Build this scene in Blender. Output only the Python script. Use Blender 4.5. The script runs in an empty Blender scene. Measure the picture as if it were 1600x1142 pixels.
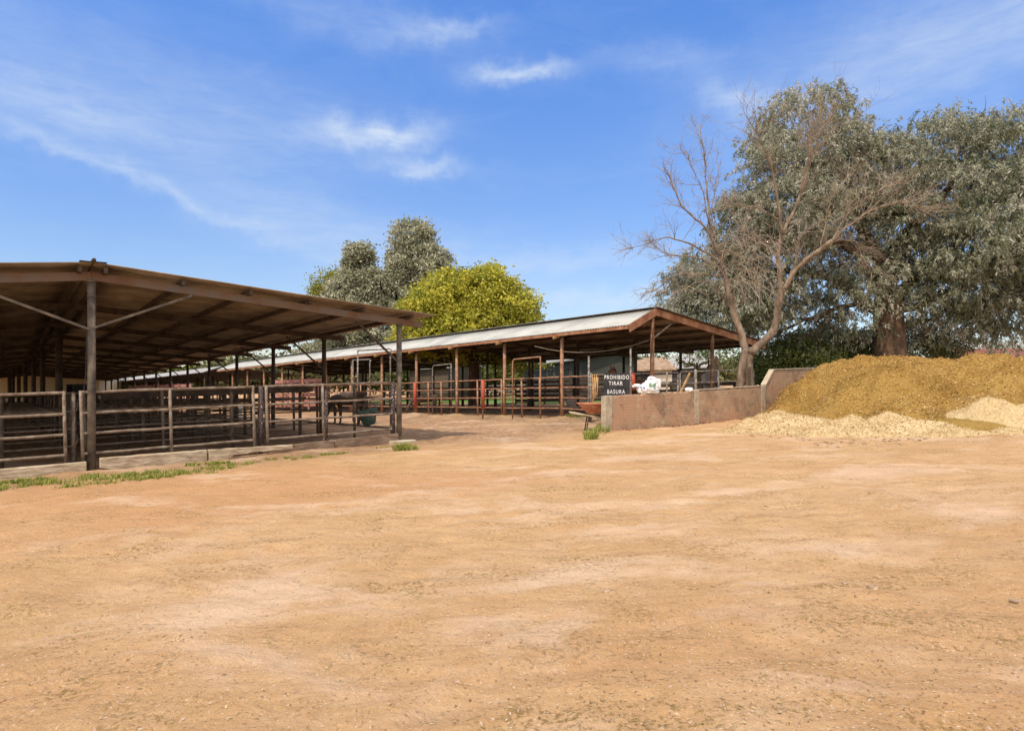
import bpy, math, random
import numpy as np
from mathutils import Vector, Matrix
R = math.radians
C = bpy.context.scene.collection
scn = bpy.context.scene
rnd = random.Random(7)
nr = np.random.default_rng(11)

# ------------------------------------------------------------------ camera
cam = bpy.data.cameras.new('camera'); camo = bpy.data.objects.new('camera', cam); C.objects.link(camo)
EYE = 1.55
camo.location = (0, 0, EYE); camo.rotation_euler = (R(90), 0, 0)
cam.sensor_width = 36.0; cam.lens = 22.5           # 1000 px focal length over 1600 px
cam.shift_y = 25/1600.0; cam.clip_start = .05; cam.clip_end = 3000
scn.camera = camo

# ------------------------------------------------------------------ sun, sky, exposure
SUN_EL, SUN_DIR = R(58), (-.52, -.72)
saz = math.atan2(SUN_DIR[0], SUN_DIR[1])
sd = Vector((math.sin(saz)*math.cos(SUN_EL), math.cos(saz)*math.cos(SUN_EL), math.sin(SUN_EL)))
sl = bpy.data.lights.new('sun', 'SUN'); sl.energy = 3.05; sl.angle = R(1.0); sl.color = (1.0, .89, .72)
so = bpy.data.objects.new('sun', sl); C.objects.link(so); so.rotation_euler = sd.to_track_quat('Z', 'Y').to_euler()
scn.view_settings.view_transform = 'Standard'; scn.view_settings.look = 'None'
scn.view_settings.exposure = 0.32; scn.view_settings.gamma = 1.0
w = bpy.data.worlds.new('World'); scn.world = w; w.use_nodes = True
nt = w.node_tree; nt.nodes.clear()
def N(t, **k):
    n = nt.nodes.new(t)
    for a, b in k.items(): setattr(n, a, b)
    return n
def LK(a, b): nt.links.new(a, b)
def M_(op, a, b=None, c=None, clamp=False):
    n = nt.nodes.new('ShaderNodeMath'); n.operation = op; n.use_clamp = clamp
    for i, v in enumerate((a, b, c)):
        if v is None: continue
        if isinstance(v, (int, float)): n.inputs[i].default_value = v
        else: nt.links.new(v, n.inputs[i])
    return n.outputs[0]
wo = N('ShaderNodeOutputWorld'); bg = N('ShaderNodeBackground'); LK(bg.outputs[0], wo.inputs[0])
bg.inputs[1].default_value = .15
sky = N('ShaderNodeTexSky', sky_type='NISHITA'); sky.sun_disc = False
sky.sun_elevation = SUN_EL; sky.sun_rotation = saz; sky.air_density = 1.0; sky.dust_density = .3; sky.ozone_density = 2.5
SKY_GAMMA = N('ShaderNodeGamma'); LK(sky.outputs[0], SKY_GAMMA.inputs[0]); SKY_GAMMA.inputs[1].default_value = 1.0
tint = N('ShaderNodeMix', data_type='RGBA', blend_type='MULTIPLY'); tint.inputs[0].default_value = 1
LK(SKY_GAMMA.outputs[0], tint.inputs[6])
tc = N('ShaderNodeTexCoord'); sx = N('ShaderNodeSeparateXYZ'); LK(tc.outputs['Generated'], sx.inputs[0])
az = M_('ARCTAN2', sx.outputs[0], sx.outputs[1])
el = M_('ARCSINE', sx.outputs[2])
tm = N('ShaderNodeMix', data_type='RGBA'); LK(M_('MULTIPLY', el, 1.9, clamp=True), tm.inputs[0]); tm.inputs[6].default_value = (.74, .68, .67, 1); tm.inputs[7].default_value = (.61, .90, 1.32, 1)
LK(tm.outputs[2], tint.inputs[7])
def noise(scale3, scale=1.0, detail=6, rough=.55, dist=0.0, off=0.0):
    cx = N('ShaderNodeCombineXYZ')
    LK(M_('MULTIPLY', az, scale3[0]), cx.inputs[0]); LK(M_('MULTIPLY', el, scale3[1]), cx.inputs[1]); cx.inputs[2].default_value = off
    rot = N('ShaderNodeVectorRotate'); rot.rotation_type = 'Z_AXIS'; LK(cx.outputs[0], rot.inputs[0]); rot.inputs['Angle'].default_value = scale3[2]
    n = N('ShaderNodeTexNoise'); LK(rot.outputs[0], n.inputs[0]); n.inputs['Scale'].default_value = scale
    n.inputs['Detail'].default_value = detail; n.inputs['Roughness'].default_value = rough; n.inputs['Distortion'].default_value = dist
    return n.outputs[0]
wisp = noise((5, 16, 0), 1.3, 9, .62, .9, 3.0)
fine = noise((10, 42, .12), 1.6, 8, .6, .5, 9.0)
wl = M_('MULTIPLY', M_('SUBTRACT', wisp, .47, clamp=True), 1.5)
warpx = M_('MULTIPLY', M_('SUBTRACT', noise((9, 9, 0), 1.5, 4, .6, 0, 21.0), .5), .10)
warpy = M_('MULTIPLY', M_('SUBTRACT', noise((9, 9, 0), 1.5, 4, .6, 0, 33.0), .5), .07)
azw = M_('ADD', az, warpx); elw = M_('ADD', el, warpy)
def cloud(px, py, rx, ry, ang, amp):
    """an elongated wisp around a direction; ang in degrees, up to the right positive"""
    u = (px-800)/1000; v = (596-py)/1000
    a0 = math.atan(u); e0 = math.atan(v/math.sqrt(1+u*u)); a = R(ang)
    dx = M_('SUBTRACT', azw, a0); dy = M_('SUBTRACT', elw, e0)
    X = M_('ADD', M_('MULTIPLY', dx, math.cos(a)), M_('MULTIPLY', dy, math.sin(a)))
    Y = M_('SUBTRACT', M_('MULTIPLY', dy, math.cos(a)), M_('MULTIPLY', dx, math.sin(a)))
    q = M_('ADD', M_('POWER', M_('ABSOLUTE', M_('DIVIDE', X, rx/1000)), 2), M_('POWER', M_('ABSOLUTE', M_('DIVIDE', Y, ry/1000)), 2))
    g = M_('EXPONENT', M_('MULTIPLY', q, -1))
    return M_('MULTIPLY', g, amp)
cl = [(815, 112, 75, 13, 2, .62), (590, 208, 85, 18, 3, .66), (665, 262, 62, 13, -4, .5), (700, 54, 80, 13, 6, .32),
      (90, 165, 140, 24, -8, .30), (120, 240, 190, 10, -17, .28), (340, 325, 190, 16, -20, .17), (500, 350, 200, 40, -12, .25),
      (60, 60, 330, 60, -6, .16), (1150, 160, 75, 20, -25, .34), (1040, 90, 90, 22, -8, .2), (870, 408, 170, 18, 3, .26), (930, 462, 150, 16, 4, .40),
      (1420, 110, 260, 70, 10, .26), (380, 215, 220, 55, 0, .16), (640, 420, 260, 60, 0, .14), (1560, 30, 200, 70, 0, .18), (520, 20, 200, 30, -8, .18)]
tot = None
for c_ in cl:
    g = cloud(*c_); tot = g if tot is None else M_('ADD', tot, g)
strk = M_('ADD', .25, M_('MULTIPLY', fine, 1.5))
fac = M_('MULTIPLY', M_('ADD', M_('MULTIPLY', tot, strk), M_('MULTIPLY', wl, .15)), 1.0, clamp=True)
cmx = N('ShaderNodeMix', data_type='RGBA'); LK(fac, cmx.inputs[0]); LK(tint.outputs[2], cmx.inputs[6]); cmx.inputs[7].default_value = (3.8, 4.35, 5.1, 1)
# unseen bright warm-white layer overhead and behind, added to lift the fill light
fill_veil = N('ShaderNodeMix', data_type='RGBA'); vf = N('ShaderNodeMapRange'); vf.interpolation_type = 'SMOOTHSTEP'; LK(el, vf.inputs[0]); vf.inputs[1].default_value = .60; vf.inputs[2].default_value = .95; vf.inputs[4].default_value = .75
vb = N('ShaderNodeMapRange'); vb.interpolation_type = 'SMOOTHSTEP'; LK(sx.outputs[1], vb.inputs[0]); vb.inputs[1].default_value = .25; vb.inputs[2].default_value = -.35; vb.inputs[4].default_value = .6
LK(M_('MAXIMUM', vf.outputs[0], vb.outputs[0]), fill_veil.inputs[0]); LK(cmx.outputs[2], fill_veil.inputs[6]); fill_veil.inputs[7].default_value = (9.4, 8.7, 7.7, 1)
LK(fill_veil.outputs[2], bg.inputs[0])

# ------------------------------------------------------------------ numeric helpers
def _h(ix, iy, s):
    n = (ix.astype(np.int64)*374761393 + iy.astype(np.int64)*668265263 + s*982451653) & 0x7fffffff
    n = (n ^ (n >> 13))*1274126177 & 0x7fffffff
    return ((n ^ (n >> 16)) & 0xffff)/65535.0
def vn(x, y, s=0):
    x = np.asarray(x, float); y = np.asarray(y, float)
    ix = np.floor(x); iy = np.floor(y); fx = x-ix; fy = y-iy
    fx = fx*fx*(3-2*fx); fy = fy*fy*(3-2*fy); ix = ix.astype(np.int64); iy = iy.astype(np.int64)
    a = _h(ix, iy, s); b = _h(ix+1, iy, s); c = _h(ix, iy+1, s); d = _h(ix+1, iy+1, s)
    return (a*(1-fx)+b*fx)*(1-fy)+(c*(1-fx)+d*fx)*fy
def fbm(x, y, o=4, s=0):
    v = 0; a = .5; t = 0
    for i in range(o):
        v = v+a*vn(x*2**i+17.3*i, y*2**i-9.1*i, s+i); t += a; a *= .5
    return v/t
def sst(e0, e1, x):
    t = np.clip((np.asarray(x, float)-e0)/(e1-e0), 0, 1); return t*t*(3-2*t)
SL = .034                                           # the whole site falls gently to the left
def gz(x, y=0): return SL*x
def P(x, y, h=0.0): return Vector((x, y, SL*x+h))
def pix(px, py, Y): return Vector(((px-800)/1000*Y, Y, EYE+(596-py)/1000*Y))
def gnd(px, py):                                    # ground point seen at a photo pixel
    Y = EYE*1000/(py-(596-SL*(px-800))); return ((px-800)/1000*Y, Y)

# ------------------------------------------------------------------ materials
MATS = {}
def mat(name, cols, scale=6.0, detail=5, rough=.8, bump=.2, bscale=None, metal=0.0, stretch=(1, 1, 1), spread=(.35, .65), transl=0.0, spec=.3):
    """procedural: noise between two or three colours in object space + bump"""
    m = bpy.data.materials.new(name); m.use_nodes = True; t = m.node_tree; t.nodes.clear(); L_ = t.links.new
    out = t.nodes.new('ShaderNodeOutputMaterial'); b = t.nodes.new('ShaderNodeBsdfPrincipled'); L_(b.outputs[0], out.inputs[0])
    tcn = t.nodes.new('ShaderNodeTexCoord'); mp = t.nodes.new('ShaderNodeMapping'); mp.inputs['Scale'].default_value = stretch
    L_(tcn.outputs['Object'], mp.inputs[0])
    n = t.nodes.new('ShaderNodeTexNoise'); n.inputs['Scale'].default_value = scale; n.inputs['Detail'].default_value = detail; n.inputs['Roughness'].default_value = .65
    L_(mp.outputs[0], n.inputs[0])
    r = t.nodes.new('ShaderNodeValToRGB'); L_(n.outputs[0], r.inputs[0])
    e = r.color_ramp.elements; e[0].position = spread[0]; e[1].position = spread[1]
    e[0].color = (*cols[0], 1); e[1].color = (*cols[-1], 1)
    if len(cols) == 3: q = e.new(sum(spread)/2); q.color = (*cols[1], 1)
    L_(r.outputs[0], b.inputs['Base Color']); b.inputs['Roughness'].default_value = rough; b.inputs['Metallic'].default_value = metal
    b.inputs['Specular IOR Level'].default_value = spec
    if bump:
        n2 = t.nodes.new('ShaderNodeTexNoise'); n2.inputs['Scale'].default_value = bscale or scale*4; n2.inputs['Detail'].default_value = 6
        L_(mp.outputs[0], n2.inputs[0]); bp = t.nodes.new('ShaderNodeBump'); bp.inputs['Strength'].default_value = bump; bp.inputs['Distance'].default_value = .02
        L_(n2.outputs[0], bp.inputs['Height']); L_(bp.outputs[0], b.inputs['Normal'])
    MATS[name] = m; return m
rust = mat('rusty_steel', [(.09, .042, .022), (.17, .08, .04), (.26, .16, .10)], 3.5, 7, .75, .25, 40)
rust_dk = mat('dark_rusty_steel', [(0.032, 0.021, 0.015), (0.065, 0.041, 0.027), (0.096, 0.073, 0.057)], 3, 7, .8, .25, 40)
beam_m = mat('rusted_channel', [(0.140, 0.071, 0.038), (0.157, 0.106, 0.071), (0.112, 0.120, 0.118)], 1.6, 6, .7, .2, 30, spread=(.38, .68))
post_m = mat('weathered_post', [(.06, .05, .042), (.125, .10, .075), (.21, .165, .12)], 4, 8, .75, .3, 40)
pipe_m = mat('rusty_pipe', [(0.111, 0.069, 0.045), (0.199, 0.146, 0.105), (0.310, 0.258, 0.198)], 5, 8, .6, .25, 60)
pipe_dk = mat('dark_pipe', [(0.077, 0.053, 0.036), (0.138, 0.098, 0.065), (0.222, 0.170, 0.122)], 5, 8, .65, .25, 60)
pipe_red = mat('red_brown_pipe', [(.19, .08, .042), (.31, .155, .085), (.45, .29, .18)], 5, 8, .6, .25, 60)
pipe_wh = mat('chipped_white_pipe', [(0.096, 0.072, 0.056), (0.176, 0.144, 0.120), (0.400, 0.376, 0.336)], 9, 8, .6, .25, 60)
redp = mat('red_paint', [(.34, .05, .03), (.46, .085, .045), (.22, .09, .06)], 9, 6, .6, .2, 40)
splat = mat('paint_splashed_pipe', [(.045, .03, .03), (.085, .055, .05), (.75, .73, .70)], 22, 3, .7, .3, 60, spread=(.45, .74))
sheet_dk = mat('weathered_sheet', [(0.184, 0.142, 0.097), (0.276, 0.216, 0.151), (0.386, 0.314, 0.227)], 1.2, 7, .7, .2, 20, stretch=(1, 1, 1))
galv = mat('galvanised_sheet', [(0.318, 0.318, 0.295), (0.393, 0.393, 0.363), (0.439, 0.439, 0.408)], .9, 7, .5, .05, 20, metal=0.0)
galv_under = mat('old_sheet', [(.15, .105, .07), (.24, .17, .12), (.33, .25, .18)], 1.2, 7, .7, .1, 20)
fascia_m = mat('red_fascia', [(0.196, 0.079, 0.041), (0.318, 0.149, 0.075), (0.405, 0.232, 0.128)], 2.5, 7, .75, .2, 30)
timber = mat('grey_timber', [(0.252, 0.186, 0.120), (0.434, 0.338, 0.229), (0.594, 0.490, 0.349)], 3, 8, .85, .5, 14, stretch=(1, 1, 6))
timber_dk = mat('shade_brown_timber', [(.13, .085, .055), (.22, .15, .10), (.32, .24, .17)], 3, 8, .85, .5, 14, stretch=(1, 1, 6))  # darker brown timber; roof shade on the right kerb boards put into its colour
wood_or = mat('orange_timber', [(.30, .15, .06), (.42, .24, .10), (.55, .36, .18)], 5, 6, .8, .3, 30)
conc = mat('concrete', [(.30, .24, .17), (.42, .35, .25), (.52, .45, .34)], 5, 8, .9, .4, 40)
bark = mat('pale_bark', [(0.096, 0.064, 0.041), (0.200, 0.140, 0.095), (0.311, 0.240, 0.180)], 5, 8, .85, .8, 16, stretch=(1, 1, .35))
bark_dk = mat('dark_bark', [(.05, .032, .02), (.10, .062, .038), (.17, .11, .07)], 3, 8, .9, .9, 10, stretch=(1, 1, .3))
twig_m = mat('twig', [(.20, .145, .10), (.30, .235, .17), (.42, .345, .27)], 4, 5, .9, 0)
beige = mat('beige_siding', [(.60, .48, .27), (.68, .56, .34), (.72, .60, .38)], .6, 4, .8, .1, 8, stretch=(1, 1, .1))
greyw = mat('grey_cladding', [(.050, .046, .042), (.065, .06, .054), (.08, .074, .066)], .8, 4, .8, .05, 8)
whiteroof = mat('pale_roof', [(0.260, 0.252, 0.241), (0.310, 0.300, 0.286), (0.360, 0.348, 0.325)], .8, 5, .7, .05, 8)
tanroof = mat('tan_roof', [(.20, .13, .08), (.30, .20, .13), (.40, .29, .2)], 2, 6, .85, .2, 20)
dark = mat('dark_opening', [(.015, .014, .013), (.03, .028, .025)], 2, 3, .6, 0)
blackb = mat('blackboard', [(.018, .018, .02), (.03, .03, .032), (.05, .05, .052)], 6, 6, .7, .1, 50)
whitep = mat('white_paint', [(.68, .67, .64), (.80, .79, .77)], 12, 5, .6, .05)
plastic = mat('white_plastic', [(.74, .74, .74), (.85, .85, .85)], 6, 4, .35, .1, 12, spec=.5)
greenpr = mat('green_print', [(.02, .22, .08), (.03, .32, .13)], 30, 4, .5, 0)
bluepr = mat('blue_print', [(.03, .10, .42), (.05, .16, .5)], 30, 4, .5, 0)
greenbk = mat('dull_green_plastic', [(.035, .065, .05), (.055, .09, .07), (.09, .12, .10)], 8, 5, .6, .1)
orangep = mat('orange_paint', [(.30, .10, .05), (.42, .16, .08), (.50, .25, .15)], 7, 6, .55, .1, 40)
rubber = mat('black_rubber', [(.02, .02, .02), (.05, .045, .04)], 8, 4, .8, .1)
pinkw = mat('pink_boards', [(.36, .15, .13), (.46, .22, .19), (.54, .30, .26)], 2, 5, .8, .1, 10)
redroof = mat('red_roof', [(0.149, 0.055, 0.036), (0.198, 0.081, 0.054), (0.236, 0.119, 0.081)], .4, 5, .85, .05, 8)
straw_p = mat('pale_straw_chips', [(0.378, 0.260, 0.118), (0.554, 0.412, 0.210), (0.706, 0.571, 0.353)], 8, 6, .9, 0)
gold_ch = mat('gold_chips', [(0.164, 0.085, 0.015), (0.369, 0.210, 0.063), (0.697, 0.483, 0.234)], 14, 6, .9, 0)
stone = mat('stone', [(0.208, 0.138, 0.084), (0.364, 0.250, 0.156), (0.520, 0.375, 0.240)], 9, 6, .9, .3, 40)
hide_bay = mat('bay_hide', [(.16, .06, .025), (.24, .10, .045)], 5, 5, .6, 0)
hide_dk = mat('dark_hide', [(.03, .019, .013), (.06, .037, .024), (.12, .09, .07)], 4, 5, .6, 0)
hair_dk = mat('horse_hair', [(.012, .009, .007), (.03, .022, .016)], 9, 4, .8, 0)

def leafmat(name, cols, rough=.6, tr=.25):
    m = bpy.data.materials.new(name); m.use_nodes = True; t = m.node_tree; t.nodes.clear(); L_ = t.links.new
    out = t.nodes.new('ShaderNodeOutputMaterial'); b = t.nodes.new('ShaderNodeBsdfPrincipled'); tr_ = t.nodes.new('ShaderNodeBsdfTranslucent')
    mx = t.nodes.new('ShaderNodeMixShader'); mx.inputs[0].default_value = tr
    at = t.nodes.new('ShaderNodeAttribute'); at.attribute_name = 'v'; r = t.nodes.new('ShaderNodeValToRGB'); L_(at.outputs['Fac'], r.inputs[0])
    e = r.color_ramp.elements; e[0].color = (*cols[0], 1); e[1].color = (*cols[-1], 1)
    for i, c in enumerate(cols[1:-1]): q = e.new((i+1)/(len(cols)-1)); q.color = (*c, 1)
    L_(r.outputs[0], b.inputs['Base Color']); L_(r.outputs[0], tr_.inputs[0]); b.inputs['Roughness'].default_value = rough
    b.inputs['Specular IOR Level'].default_value = .35
    L_(b.outputs[0], mx.inputs[1]); L_(tr_.outputs[0], mx.inputs[2]); L_(mx.outputs[0], out.inputs[0]); return m
leaf_euc = leafmat('grey_green_leaf', [(0.093, 0.112, 0.056), (0.175, 0.192, 0.113), (0.296, 0.303, 0.207), (0.417, 0.405, 0.314), (0.549, 0.511, 0.439)], .42, .3)
leaf_grey = leafmat('silver_leaf', [(.20, .21, .12), (.30, .30, .19), (.42, .41, .28), (.56, .53, .40)], .6, .25)
leaf_yel = leafmat('yellow_green_leaf', [(0.167, 0.194, 0.025), (0.357, 0.352, 0.042), (0.555, 0.511, 0.063), (0.744, 0.648, 0.104)], .55, .35)
leaf_grn = leafmat('green_leaf', [(.045, .06, .015), (.085, .105, .025), (.14, .155, .04), (.21, .215, .07)], .6, .3)
leaf_pale = leafmat('distant_leaf', [(.08, .10, .04), (.15, .15, .06), (.26, .23, .10)], .7, .2)
leaf_lime = leafmat('lime_leaf', [(.14, .17, .02), (.30, .30, .04), (.46, .42, .08)], .6, .35)
grass_m = leafmat('grass_blade', [(0.110, 0.150, 0.023), (0.210, 0.264, 0.040), (0.340, 0.370, 0.069), (0.500, 0.422, 0.161)], .7, .3)

# ------------------------------------------------------------------ mesh builder
class MB:
    def __init__(s): s.v = []; s.f = []; s.sm = []
    def add(s, vs, fs, smooth=False):
        o = len(s.v); s.v += [tuple(v) for v in vs]; s.f += [tuple(i+o for i in f) for f in fs]; s.sm += [smooth]*len(fs)
    def box8(s, p):                                  # p: 4 bottom then 4 top
        s.add(p, [(3, 2, 1, 0), (4, 5, 6, 7), (0, 1, 5, 4), (1, 2, 6, 5), (2, 3, 7, 6), (3, 0, 4, 7)])
    def bar(s, a, b, w_, h_, up=(0, 0, 1), c=0.0):   # rectangular bar between points
        a = Vector(a); b = Vector(b); d = (b-a).normalized(); sd_ = d.cross(Vector(up)).normalized(); u = sd_.cross(d).normalized()
        sd_ *= w_/2; u *= h_/2
        s.box8([a-sd_-u, a+sd_-u, b+sd_-u, b-sd_-u, a-sd_+u, a+sd_+u, b+sd_+u, b-sd_+u])
    def box(s, c, x, y, z):
        c = Vector(c); s.bar(c-Vector((0, y/2, 0)), c+Vector((0, y/2, 0)), x, z)
    def tube(s, pts, rad, n=8, cap=True):
        pts = [Vector(p) for p in pts]
        if not isinstance(rad, (list, tuple)): rad = [rad]*len(pts)
        vs = []; prev = None
        for i, p in enumerate(pts):
            d = (pts[min(i+1, len(pts)-1)]-pts[max(i-1, 0)])
            d = d.normalized() if d.length > 1e-9 else Vector((0, 0, 1))
            if prev is None:
                a = Vector((0, 0, 1)) if abs(d.z) < .9 else Vector((1, 0, 0)); x = d.cross(a).normalized()
            else:
                x = (prev-d*prev.dot(d)); x = x.normalized() if x.length > 1e-6 else d.orthogonal().normalized()
            prev = x; y = d.cross(x)
            for k in range(n):
                t = 2*math.pi*k/n; vs.append(p+(x*math.cos(t)+y*math.sin(t))*rad[i])
        fs = []
        for i in range(len(pts)-1):
            for k in range(n):
                k2 = (k+1) % n; fs.append((i*n+k, i*n+k2, (i+1)*n+k2, (i+1)*n+k))
        if cap: fs.append(tuple(range(n))[::-1]); fs.append(tuple((len(pts)-1)*n+k for k in range(n)))
        s.add(vs, fs, True)
    def mesh(s, name, m, origin=(0, 0, 0)):
        me = bpy.data.meshes.new(name); o = Vector(origin)
        me.from_pydata([tuple(Vector(v)-o) for v in s.v], [], s.f)
        me.polygons.foreach_set('use_smooth', s.sm); me.materials.append(m); me.update(); return me
    def build(s, name, m, parent=None, origin=None):
        if origin is None: origin = parent['_o'] if parent is not None and '_o' in parent else (0, 0, 0)
        ob = bpy.data.objects.new(name, s.mesh(name, m, origin)); C.objects.link(ob)
        if parent is not None: ob.parent = parent
        elif origin is not None: ob.location = origin
        return ob
ORG = {}
def empty(name, loc, label, cat, group=None, rot=None):
    o = bpy.data.objects.new(name, None); C.objects.link(o); o.location = loc; o.empty_display_size = .3
    if rot is not None: o.rotation_euler = rot
    o['label'] = label; o['category'] = cat
    if group: o['group'] = group
    return o
def tag(o, label=None, cat=None, group=None, kind=None):
    for k, v in (('label', label), ('category', cat), ('group', group), ('kind', kind)):
        if v: o[k] = v
    return o
def part(mb, name, m, root, origin=None):            # mesh in world coordinates, parented to an unrotated root
    o = mb.build(name, m, None, origin=tuple(root.location) if origin is None else origin); o.parent = root; o.location = (0, 0, 0); return o
def subpart(mb, name, m, prt, root):
    o = mb.build(name, m, None, origin=tuple(root.location)); o.parent = prt; o.location = (0, 0, 0); return o
def npmesh(name, V, F, m, smooth=False, attr=None, loc=(0, 0, 0)):
    """V (n,3), F (k,4) or (k,3) ; attr per-face"""
    me = bpy.data.meshes.new(name); n = F.shape[1]; V = V-np.array(loc)
    me.vertices.add(len(V)); me.vertices.foreach_set('co', V.astype(np.float32).ravel())
    me.loops.add(F.size); me.loops.foreach_set('vertex_index', F.astype(np.int32).ravel())
    me.polygons.add(len(F)); me.polygons.foreach_set('loop_start', np.arange(0, F.size, n, dtype=np.int32)); me.polygons.foreach_set('loop_total', np.full(len(F), n, np.int32))
    me.polygons.foreach_set('use_smooth', np.full(len(F), smooth))
    me.update(calc_edges=True)
    if attr is not None:
        a = me.attributes.new('v', 'FLOAT', 'FACE'); a.data.foreach_set('value', attr.astype(np.float32))
    me.materials.append(m); o = bpy.data.objects.new(name, me); C.objects.link(o); o.location = loc; return o

# ------------------------------------------------------------------ layout of the two sheds (plan)
G1 = np.array((.788, .616)); L1 = np.array((-.616, .788)); PC = np.array((-8.58, 13.06)); W1 = 7.0
def S1(s, t, h=0.0):                                 # s to the right of the ridge, t away from the camera
    q = PC+G1*s+L1*t; return P(q[0], q[1], h)
G2 = np.array((.743, .669)); L2 = np.array((-.669, .743)); PE = np.array((4.09, 22.7))
def S2(s, t, h=0.0):
    q = PE+G2*s+L2*t; return P(q[0], q[1], h)

# ------------------------------------------------------------------ ground
def lin(a, b, st): return np.arange(a, b, st)
gx = np.concatenate([lin(-900, -120, 60), lin(-120, -24, 3), lin(-24, 24, .11), lin(24, 120, 3), np.arange(120, 901, 60)])
gy = np.concatenate([lin(-60, 1, 4), lin(1, 8, .07), lin(8, 26, .11), lin(26, 60, .4), lin(60, 200, 7), np.arange(200, 1301, 60)])
X, Y = np.meshgrid(gx, gy)
s1 = (X-PC[0])*G1[0]+(Y-PC[1])*G1[1]; t1 = (X-PC[0])*L1[0]+(Y-PC[1])*L1[1]
s2 = (X-PE[0])*G2[0]+(Y-PE[1])*G2[1]; t2 = (X-PE[0])*L2[0]+(Y-PE[1])*L2[1]
near = sst(45, 30, np.hypot(X, Y))
# ruts: shallow wheel tracks sweeping from lower left to right
rx_, ry_ = X*.86-Y*.5, X*.5+Y*.86
bump = (fbm(X*.35, Y*.35, 3, 3)-.5)*.10+(fbm(X*1.6, Y*1.6, 4, 5)-.5)*.045+(fbm(X*6, Y*6, 3, 8)-.5)*.050+(fbm(X*2.6, Y*5.5, 4, 48)-.5)*.05*sst(.42, .62, fbm(X*.45+2, Y*.45, 3, 49))
rough_l = sst(.35, .7, fbm(X*.22+5, Y*.22, 3, 14))
bump += rough_l*(np.abs(fbm(X*4.0, Y*7, 4, 23)-.5))*.07
tm_ = np.zeros_like(X)
for (x0_, y0_, dx_, dy_, cv) in ((-6, 6.2, 1, .12, .010), (-6, 7.7, 1, .12, .010), (-4, 3.2, 1, .55, .02), (-4.6, 4.7, 1, .55, .02), (1.5, 2.4, 1, .75, .03), (.2, 3.3, 1, .75, .03), (-8, 9.4, 1, .30, .0)):
    yy = y0_+dy_*(X-x0_)+cv*(X-x0_)**2+.25*(fbm(X*.3, X*.1, 2, 13)-.5); dd = np.abs(Y-yy)/math.hypot(1, dy_); msk = sst(.30, .75, fbm(X*.5+y0_, Y*.5, 3, 17))
    tm_ = np.maximum(tm_, np.exp(-(dd/.13)**4)*msk); bump += (np.exp(-((dd-.2)/.05)**2)*.014-np.exp(-(dd/.14)**4)*.012)*msk*(1+.6*np.sin((X*dx_+Y*dy_)*34))
track = np.exp(-((np.sin(.9*(Y-.28*X)+.8*fbm(X*.2, Y*.2, 2, 31)))**2)/.02)*sst(0, -5, X)*sst(5, 7, Y)*sst(12, 10, Y)
bump -= track*.022*fbm(X*5, Y*5, 2, 12)*1.6
# trampled lane between the sheds
lane = sst(W1-.3, W1+.8, s1)*sst(-3.8, -.6, t1+(fbm(X*.6, Y*.6, 3, 77)-.5)*3)*sst(.3, -.8, s2)*sst(26, 24, t1)
bump += lane*(fbm(X*3, Y*3, 3, 41)-.5)*.10
Z = SL*X+bump*near
# heaps of dust at post feet of the second shed
for k in range(6):
    q = PE+L2*(3.19+3.4*k); d = np.hypot(X-q[0], Y-q[1]); Z += .10*np.exp(-(d/.45)**2)
Z += .06*np.exp(-((s2+.35)/.5)**2)*sst(-3, 0, t2)*near
# bank against the kerb boards
Z += .035*np.exp(-((t1+.25)/.35)**2)*sst(-12, -9, s1)*sst(7.3, 6.6, s1)*(.5+.8*fbm(X*1.2, Y*1.2, 3, 91))
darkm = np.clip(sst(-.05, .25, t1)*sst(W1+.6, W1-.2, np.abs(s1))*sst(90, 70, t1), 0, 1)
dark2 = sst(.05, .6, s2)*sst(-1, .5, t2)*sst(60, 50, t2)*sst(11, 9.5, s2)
trod = np.clip(lane*(.55+.9*(fbm(X*.9, Y*.9, 4, 55)-.3)), 0, 1)
trod = np.maximum(trod, .75*np.exp(-((t1+.9)/1.1)**2)*sst(-20, -16, s1)*sst(W1+2.4, W1, s1)*(.4+.9*fbm(X*.8, Y*.8, 4, 56)))
gold = np.exp(-((s2+.55)/.8)**2)*sst(-4.5, -2, t2)*sst(25, 20, t2)
red = sst(.35, .75, fbm(X*.16+3, Y*.3, 3, 66)+.30*sst(1, -5, X)*sst(4.0, 5.5, Y)-.12)
pale = np.maximum(.8*sst(.52, .78, fbm(X*.35+9, Y*.55, 4, 70)), tm_*.9)
nyy, nxx = X.shape; V = np.stack([X, Y, Z], -1).reshape(-1, 3)
ii = np.arange(nyy*nxx).reshape(nyy, nxx); F = np.stack([ii[:-1, :-1], ii[:-1, 1:], ii[1:, 1:], ii[1:, :-1]], -1).reshape(-1, 4)
gm = bpy.data.materials.new('dry_dirt'); gm.use_nodes = True
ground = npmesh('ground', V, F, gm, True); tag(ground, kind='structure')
ca = ground.data.color_attributes.new('soil', 'FLOAT_COLOR', 'POINT')
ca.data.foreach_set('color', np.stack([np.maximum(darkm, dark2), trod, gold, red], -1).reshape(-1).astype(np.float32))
ca = ground.data.attributes.new('pale', 'FLOAT', 'POINT'); ca.data.foreach_set('value', pale.reshape(-1).astype(np.float32))
nt = gm.node_tree; nt.nodes.clear()
out = N('ShaderNodeOutputMaterial'); bs = N('ShaderNodeBsdfPrincipled'); LK(bs.outputs[0], out.inputs[0]); bs.inputs['Roughness'].default_value = .95; bs.inputs['Specular IOR Level'].default_value = .12
tc = N('ShaderNodeTexCoord'); at = N('ShaderNodeAttribute', attribute_name='soil'); sp = N('ShaderNodeSeparateColor'); LK(at.outputs['Color'], sp.inputs[0])
ap = N('ShaderNodeAttribute', attribute_name='pale')
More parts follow.
